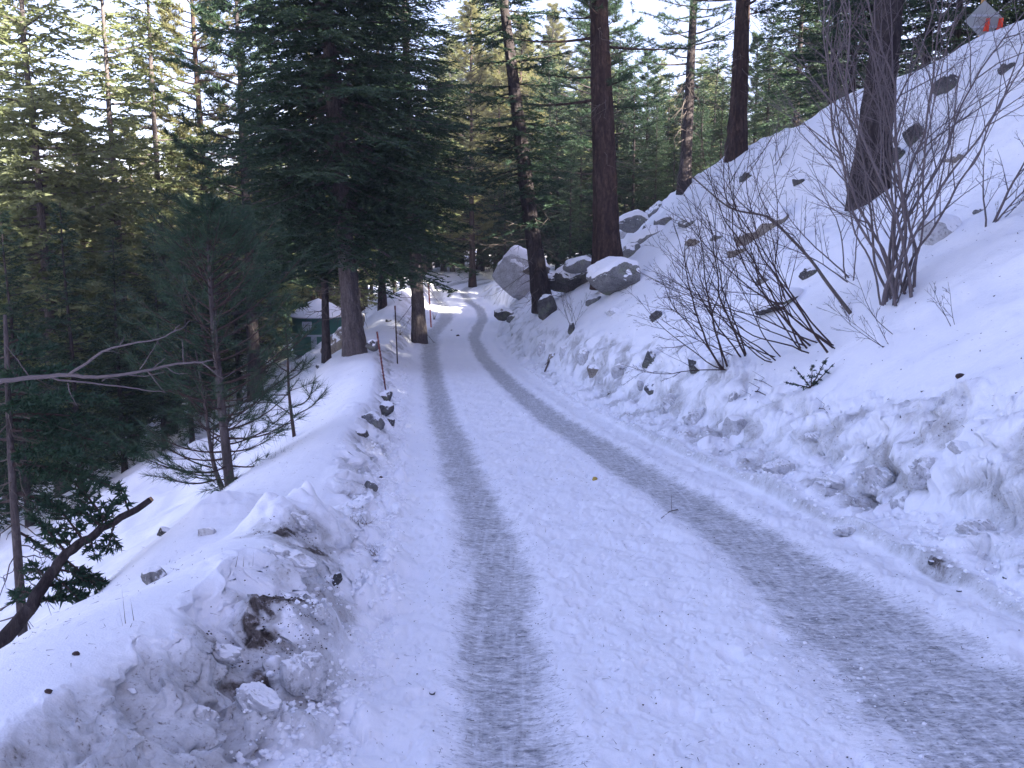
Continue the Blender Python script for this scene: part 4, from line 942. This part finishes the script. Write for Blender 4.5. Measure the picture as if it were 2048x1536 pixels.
for k, (px, py, wp, hp, mt, lab) in enumerate((
 (1262,500,56,44,'rock','grey boulder wedged between the thick pine and the long ridge slab'),
 (1250,462,50,30,'ice','snowy boulder just right of the thick pine at mid height'),
 (1330,440,70,34,'rock','broad snow-laden rock above the long ridge slab'),
 (1300,455,44,24,'rock','narrow rock ledge left of the broad snow-laden rock'),
 (1385,440,54,26,'rock','rock ledge between the slim pine foot and the tan slab'),
 (1345,375,60,34,'rock','skyline boulder directly left of the slim pine foot'),
 (1500,345,46,22,'rockdark','dark rock right of the red-brown pine foot'),
 (1395,480,48,24,'rocktan','tan ledge low on the slope under the slim pine'),
 (1440,470,40,18,'rock','thin grey ledge above the left end of the thicket'),
 (1480,500,52,26,'rocktan','tan lower end of the half-buried slab behind the thicket'),
 (1190,600,40,20,'rock','snowed-in rock under the grey fractured boulder'),
 (1960,420,26,14,'rock','small rock on the open slope right of the rounded boulder'),
 (2020,130,34,30,'rockdark','dark rock high at the right edge under the sign'),
 (1535,555,50,24,'rock','grey ledge left of the dark ledge rock in the thicket'))):
    BO.append((px, py, wp, hp, mt, lab, 80+k, .1, None, 0, -.35+.05*(k % 5), 4))
for k, (px, py, wp, hp, lab, tl_) in enumerate((
 (598,1335,120,150,'large rounded slab of dirty ice bulging from the near left bank',.2), (505,1400,120,90,'smooth grey ice slab low in the near left bank',-.2), (575,1120,150,70,'dirty snow block with a dark top edge in the left bank',.15), (440,1300,90,50,'thin grey crust plate on the near left bank',-.1),
 (640,1220,60,50,'small broken ice block beside the large rounded slab',.3), (380,1440,110,80,'grey ice bulge nearest the lower left corner',-.15), (600,1040,80,50,'snow block leaning out of the left bank above the dark dirt',.25),
 (1760,950,110,90,'scooped ice block in the middle of the near right berm',.1), (1870,940,90,90,'tall ice block at the right of the near right berm',.2), (1665,960,90,56,'flat ice block at the left of the near right berm',-.1), (1560,935,70,44,'broken crust block in the right berm',.1),
 (1395,830,60,56,'rounded ice block in the berm beyond the near ones',.1), (1345,800,56,50,'grey ice block next to the rounded one in the berm',-.1), (1960,1050,90,60,'ice slab at the right edge below the berm crest',.1), (1700,1060,70,40,'small slab fallen at the foot of the near right berm',.2),
 (1640,870,60,34,'snow lump at the crest of the right berm',0), (1090,690,34,40,'ice block in the berm before the bend',.1), (1130,700,30,36,'second ice block in the berm before the bend',.1))):
    BO.append((px, py, wp, hp, 'crust', lab, 120+k, 0, None, 0, tl_, 4))
for (px, py, wp, hp, mt, lab, sd_, cap, Y, rot, tilt, sub) in BO:
    if mt == 'crust':
        boulder(px, py, wp, hp, mt, lab, sd_, cap=0, Y=Y, tilt=tilt, sub=5, sink=.42, depth=.9, amp=.22, soft=.10, name='ice_block', cat='ice block'); continue
    small = wp < 45; cap = cap*.75 if wp > 70 else 0
    boulder(px, py, wp, hp, mt, lab, sd_, cap=cap*(.8 if small else 1), Y=Y, rot=rot, tilt=tilt, sub=sub, sink=.15 if hp > wp else (.42 if px > 1240 and Y is None else .28), name='rock' if small else 'boulder', cat='rock' if small else 'boulder')
# ------------------------------------------------------------------ loose clods, grit and needles on the snow
def surf_scatter(n, fx, fy):
    y = fy(n); order = np.argsort(y); y = y[order]; q = np.round(y/.05)*.05; x = np.zeros(n); z = np.zeros(n)
    for v in np.unique(q):
        m = q == v; x[m] = fx(float(v), m.sum()); z[m] = gzv(x[m], np.full(m.sum(), v))
    return np.stack([x, q+rng.uniform(-.02, .02, n), z], 1)
def clods(name, lab, P, smin, smax, mat, flat=.75, power=2.2):
    V, F = ICO[1]; m = Mesh(); n = len(P)
    s = smin+(smax-smin)*rng.random(n)**power*(.6+.03*P[:,1])
    jit = 1+rng.normal(size=(n, len(V), 3))*.24
    A = V[None]*jit*s[:,None,None]*np.array([1, 1, flat]); 
    a = rng.random(n)*6.28; ca, sa = np.cos(a)[:,None], np.sin(a)[:,None]
    X = A[:,:,0]*ca-A[:,:,1]*sa; Yy = A[:,:,0]*sa+A[:,:,1]*ca
    VV = np.stack([X, Yy, A[:,:,2]], -1)+P[:,None]+np.array([0,0,1])*s[:,None,None]*.15
    FF = F[None]+(np.arange(n)*len(V))[:,None,None]
    m.add(VV.reshape(-1,3), FF.reshape(-1,3)); o = m.make(name, M[mat], smooth=False); tag(o, label=lab, kind='stuff'); return o
yl = lambda a, b, k: (lambda n: a*(b/a)**rng.random(n)**k)
f_ = lambda Y: feats(round(Y, 2))[0]
clods('snow_crumbs', 'broken snow crumbs thrown up along the left road edge', surf_scatter(4200, lambda Y, n: f_(Y)[6]-.12+(f_(Y)[7]-f_(Y)[6]+.12)*rng.random(n)**.8, yl(2.6, 26, 1)), .004, .024, 'cap')
clods('snow_crumbs', 'broken snow crumbs along the foot of the right berm', surf_scatter(1300, lambda Y, n: f_(Y)[8]+.02+(f_(Y)[9]-f_(Y)[8]+.1)*rng.random(n)**1.5, yl(4.5, 30, 1)), .006, .028, 'cap')
clods('snow_crumbs', 'small snow lumps scattered over the middle of the road', surf_scatter(900, lambda Y, n: f_(Y)[7]+.9+rng.random(n)*1.3, yl(3, 24, 1)), .004, .016, 'cap', power=3)
clods('grit', 'dark grit scattered along both wheel tracks and verges', surf_scatter(2200, lambda Y, n: f_(Y)[6]+(f_(Y)[9]-f_(Y)[6])*rng.random(n), yl(2.8, 24, 1)), .0015, .006, 'soil', power=4)
def stain_pts(px, py, n, sx, sy):
    h = hit(px, py); P = np.stack([h[0]+rng.normal(size=n)*sx, h[1]+rng.normal(size=n)*sy, np.zeros(n)], 1)
    P[:,2] = gzv(P[:,0], P[:,1])
    return P
SP = np.concatenate([stain_pts(a, b, n, sx, sy) for a, b, n, sx, sy in ((565,1215,330,.08,.16),(600,1260,90,.07,.12),(530,1240,50,.06,.08),(600,1080,90,.13,.10),(560,1072,60,.09,.05),(640,1110,60,.06,.1),(430,1305,30,.06,.05),(620,1300,30,.05,.1),(660,1160,40,.05,.1))])
clods('frozen_dirt', 'dark frozen dirt clods frozen into the near left bank', SP, .0012, .006, 'soil', power=2.0)
def scraps():
    A = surf_scatter(620, lambda Y, m: f_(Y)[10]-.1+rng.random(m)**1.4*8, yl(6, 26, 1)); A[:,2] += .006
    a = .5+rng.normal(size=len(A))*.5; D = np.stack([np.cos(a), np.sin(a), .3+0*a], 1)
    tag(Mesh().needles(A, D, .02+.045*rng.random(len(A)), .007+.0007*A[:,1], 1.0).make('bark_scraps', M['twigdark']), label='bark flakes and cone scales strewn over the right hillside snow', kind='stuff')
scraps()
def litter():
    n = 5200; k = n//2
    A = surf_scatter(k, lambda Y, m: f_(Y)[10]+rng.random(m)*7, yl(5, 26, 1))
    B = surf_scatter(n-k, lambda Y, m: f_(Y)[5]-1.5+(f_(Y)[9]-f_(Y)[5]+1.5)*rng.random(m), yl(2.8, 22, 1))
    P = np.concatenate([A, B]); P[:,2] += .004; a = rng.random(len(P))*6.28
    D = np.stack([np.cos(a), np.sin(a), rng.normal(size=len(P))*.1], 1); m = Mesh()
    m.needles(P, D, .010+.035*rng.random(len(P))**2+.0012*P[:,1], .002+.00018*P[:,1], 1.0)
    tag(m.make('needle_litter', M['twigdark']), label='fallen needles and bark scraps sprinkled over the snow', kind='stuff')
litter()
for px, py, wd, lab, mt in ((916,672,7,'larger of two dark cones lying on the far road','twigdark'),(903,661,4,'smaller dark cone lying on the far road','twigdark'),(865,1391,13,'dark pebble on the left side of the near road','rockdark'),(1920,756,20,'dark cone lying alone high on the right slope','twigdark'),
                            (153,1311,16,'dark bark scrap on the near left bank','twigdark'),(97,1386,18,'brown bark scrap nearest the lower left corner','twigdark'),(762,958,9,'round dark cone on the left verge','twigdark'),(1190,960,13,'yellow withered leaf on the middle of the road','yellow'),
                            (1862,1141,16,'brown pebble in the right snow lip','rockdark'),(2013,1160,22,'brown stone above the right snow lip near the picture edge','rockdark'),(1918,1184,9,'dark pebble stuck in the face of the right snow lip','rockdark'),(1200,768,8,'black pebble at the foot of the broken berm','rockdark'),(776,645,12,'dark clod beside the second stake','rockdark')):
    h = hit(px, py); s = wd*h[1]/FPX*.5; V, F = ICO[2]; g = np.random.default_rng(px)
    r = rock_shape(V, g, 9, .06, px, .15); o = Mesh().add(V*r[:,None]*[s, s*.8, s*.6], F).make('pebble' if 'pebble' in lab or 'stone' in lab else 'leaf' if 'leaf' in lab else 'pine_cone' if 'cone' in lab else 'clod' if 'clod' in lab else 'bark_scrap', M[mt], smooth=True, loc=(h[0], h[1], h[2]+s*.25))
    tag(o, lab, 'leaf' if 'leaf' in lab else 'pine cone' if 'cone' in lab else 'debris')
# grass tufts and stalks
def tuft(px, py, n, L, lab, lean=(0,0,1), wd=.003, mt='straw', sp=.6, name='grass_tuft'):
    h = hit(px, py); P = np.zeros((n,3))+rng.normal(size=(n,3))*[.035,.025,0]; D = rng.normal(size=(n,3))*sp+np.array(lean); D[:,2] = np.abs(D[:,2])
    o = Mesh().needles(P, D, L*(.5+.6*rng.random(n)), wd).make(name, M[mt], loc=(h[0], h[1], h[2]-.01)); tag(o, lab, 'grass', kind='stuff')
tuft(718, 1045, 70, .09, 'dark flattened grass tuft on the left bank, upper one of two', (.2,-.5,.35))
tuft(752, 1108, 40, .12, 'sparse brown grass tuft on the left bank, lower one of two', (-.6,.1,.4))
tuft(235, 1250, 3, .18, 'few dry stalks standing on the smooth near bank', (-.05,0,1), sp=.25, name='grass_stalks')
tuft(490, 1130, 3, .10, 'two short dry stalks on the bank crest', (.1,0,1), sp=.15, name='grass_stalks')
tuft(1090, 1060, 3, .07, 'thin straw bits on the middle strip of the road', (.3,.2,.5), sp=.5, name='grass_stalks')
tuft(1240, 1110, 4, .08, 'crossed straw stalks on the middle strip nearer the right track', (.3,.1,.5), sp=.6, name='grass_stalks')
tuft(798, 670, 40, .35, 'dead weeds around the foot of the second stake', (.3,-.3,.6), wd=.012)
tuft(868, 640, 26, .7, 'dead weeds beside the fir trunk at the bend', (.2,-.1,1), wd=.012, sp=.4)
# evergreen sprig
h = hit(1622, 775); t = thing('evergreen_sprig', 'little green conifer sprig poking out of the smooth hillside snow', 'plant', h)
lf, lb = Mesh(), Mesh()
for k, (ex, ey) in enumerate(((-.30,-.02),(-.18,.14),(.02,.18),(.18,.26),(.27,.2),(-.05,-.12))):
    e = np.array([ex, .05, ey+.10]); fir_bough(lf, lb, np.array([0,0,-.02]), e, np.linalg.norm(e), .07, .05, 5, .035, .013, 300+k)
lf.make('leaves', M['ypine'], t); tag(lb.make('twigs', M['twigdark'], t), kind='stuff')
# ------------------------------------------------------------------ road stakes
def stake(bx, by, tx, ty, Y, lab, w_, mt, bands):
    b = pt(bx, by, Y); b[2] = min(b[2], gz(b[0], Y)+.02); top = pt(tx, ty, Y); v = top-b; b2 = b.copy(); b2[2] -= .25
    t = thing('snow_stake', lab, 'stake', tuple(b), group='stakes along the left road edge'); L = np.linalg.norm(v)
    P = np.linspace(-v/L*.25, v, 24); Mesh().tube(P, w_, 8).make('post', M[mt], t, True)
    for k in range(bands):
        f = .12+.78*k/max(1, bands-1); c = v*f; Mesh().tube(np.array([c-v/L*.012, c+v/L*.012]), w_*1.35, 8).make('ring', M[mt], t)
    Mesh().tube(np.array([v-v/L*.10, v+v/L*.01]), w_*1.25, 8).make('reflector_cap', M['pink' if mt == 'pink' else 'red'], t)
    return t
stake(771, 778, 754, 664, 18.6, 'tall red notched stake leaning left, nearest of the road stakes', .015, 'red', 14)
stake(794, 680, 790, 612, 27.5, 'plain dark stake, second along the left road edge', .020, 'twigdark', 0)
stake(862, 640, 857, 568, 44, 'faded pink stake behind the fir trunk at the bend', .035, 'pink', 3)
# ------------------------------------------------------------------ green water tank far down on the left
def tank():
    Y = 52.0; b = pt(640, 705, Y); g_ = gz(b[0], Y); b[2] = min(b[2], g_-.1) if b[2] > g_ else b[2]
    top = pt(640, 645, Y)[2]; H = max(2.0, top-b[2]); r = 1.45
    t = thing('water_tank', 'green round water tank with a snow-covered cone roof among the left trees', 'tank', tuple(b))
    def lathe(prof, n=40):
        P = np.array(prof); a = np.arange(n)*2*PI/n; V = np.stack([P[:,0,None]*np.cos(a), P[:,0,None]*np.sin(a), P[:,1,None]*np.ones(n)], -1).reshape(-1,3)
        i = np.arange(len(P)-1)[:,None]*n; j = np.arange(n)[None]; k = (j+1) % n
        return Mesh().add(V, np.stack([i+j, i+k, i+n+k, i+n+j], -1).reshape(-1,4))
    lathe([(r, 0), (r, H*.5), (r*.995, H), (r*1.02, H)]).make('tank_wall', M['green'], t, True)
    lathe([(r*1.0, H*.52), (r*1.03, H*.53), (r*1.03, H*.56), (r*1.0, H*.57)]).make('hoop', M['greytrim'], t)
    lathe([(r*1.02, H), (r*1.06, H+.05), (r*.5, H+.62), (.02, H+.85)]).make('roof', M['greytrim'], t, True)
    lathe([(r*1.06, H+.06), (r*1.0, H+.20), (r*.5, H+.72), (.02, H+.98)]).make('roof_snow', M['cap'], t, True)
    Mesh().box((0, -r-.05, H*.27), (.28, .08, H*.54)).make('drain_pipe', M['greytrim'], t)
    Mesh().box((-.35, -r-.02, H*.8), (.5, .04, .5)).make('hatch', M['greytrim'], t)
tank()
# ------------------------------------------------------------------ the road sign seen from behind on the ridge
def sign():
    Y = 25.2; b = pt(1957, 84, Y); b[2] = gz(b[0], Y)-.1 if abs(gz(b[0], Y)-b[2]) < .8 else b[2]-.3
    t = thing('road_sign', 'grey-backed diamond road sign with two red flags on a wooden post at the ridge top', 'sign', tuple(b)); s = Y/FPX
    c = pt(1966, 43, Y)-b; top = pt(1970, 6, Y)-b
    Mesh().box(((top[0])*.5, 0, top[2]*.5-.1), (.085, .085, top[2]+.5)).make('post', M['postwood'], t)
    h = 37*s
    V = [(c[0]-h, -.07, c[2]), (c[0]+.1*h, -.07, c[2]-h*.98), (c[0]+h, -.07, c[2]+.1*h), (c[0]-.05*h, -.07, c[2]+h)]
    V = np.array(V); V2 = V+[0,.03,0]; Mesh().add(np.vstack([V, V2]), [[0,1,2,3],[7,6,5,4],[0,4,5,1],[1,5,6,2],[2,6,7,3],[3,7,4,0]]).make('sign_panel', M['signback'], t)
    for dz in (.25, -.3):
        hw = h*(1-abs(dz))*.9; Mesh().box((c[0], -.10, c[2]+dz*h), (hw*2, .03, .05)).make('brace', M['greytrim'], t)
    for (fx, fy, w_, hh) in ((1967, 52, 12, 24), (1993, 52, 13, 24)):
        a = pt(fx, fy, Y)-b; w2, h2 = w_*s*.5, hh*s*.5
        n = 7; G = np.array([[a[0]+(u-.5)*2*w2*(1-.45*v)+.25*w2*v, -.16-.03*math.sin(u*5+v*3), a[2]-h2+2*h2*v] for v in np.linspace(0,1,n) for u in np.linspace(0,1,n)])
        i = np.arange(n-1)[:,None]*n; j = np.arange(n-1)[None]; F = np.stack([i+j, i+j+1, i+n+j+1, i+n+j], -1).reshape(-1,4)
        k = len(G); Mesh().add(np.vstack([G, G+[0,.012,0]]), np.vstack([F, F[:,::-1]+k])).make('flag', M['orange'], t, True)
sign()
nt = sum(len(o.data.polygons) for o in {o.data: o for o in bpy.data.objects if o.type == 'MESH'}.values())
print('done', round(time.time()-T0, 1), 'faces', nt)
m = bpy.data.materials.new('haze_air'); m.use_nodes = True; nt = m.node_tree
for n in list(nt.nodes): nt.nodes.remove(n)
v = nt.nodes.new('ShaderNodeVolumePrincipled'); v.inputs['Color'].default_value = (.9,.93,1,1); v.inputs['Density'].default_value = .0007
v.inputs['Anisotropy'].default_value = .1
o_ = nt.nodes.new('ShaderNodeOutputMaterial'); nt.links.new(v.outputs[0], o_.inputs['Volume'])
lo, hi = -45, 45
tag(Mesh().box((0, 62, 5), (480, 300, 110)).make('haze', m), kind='stuff', label='thin sunlit air haze')
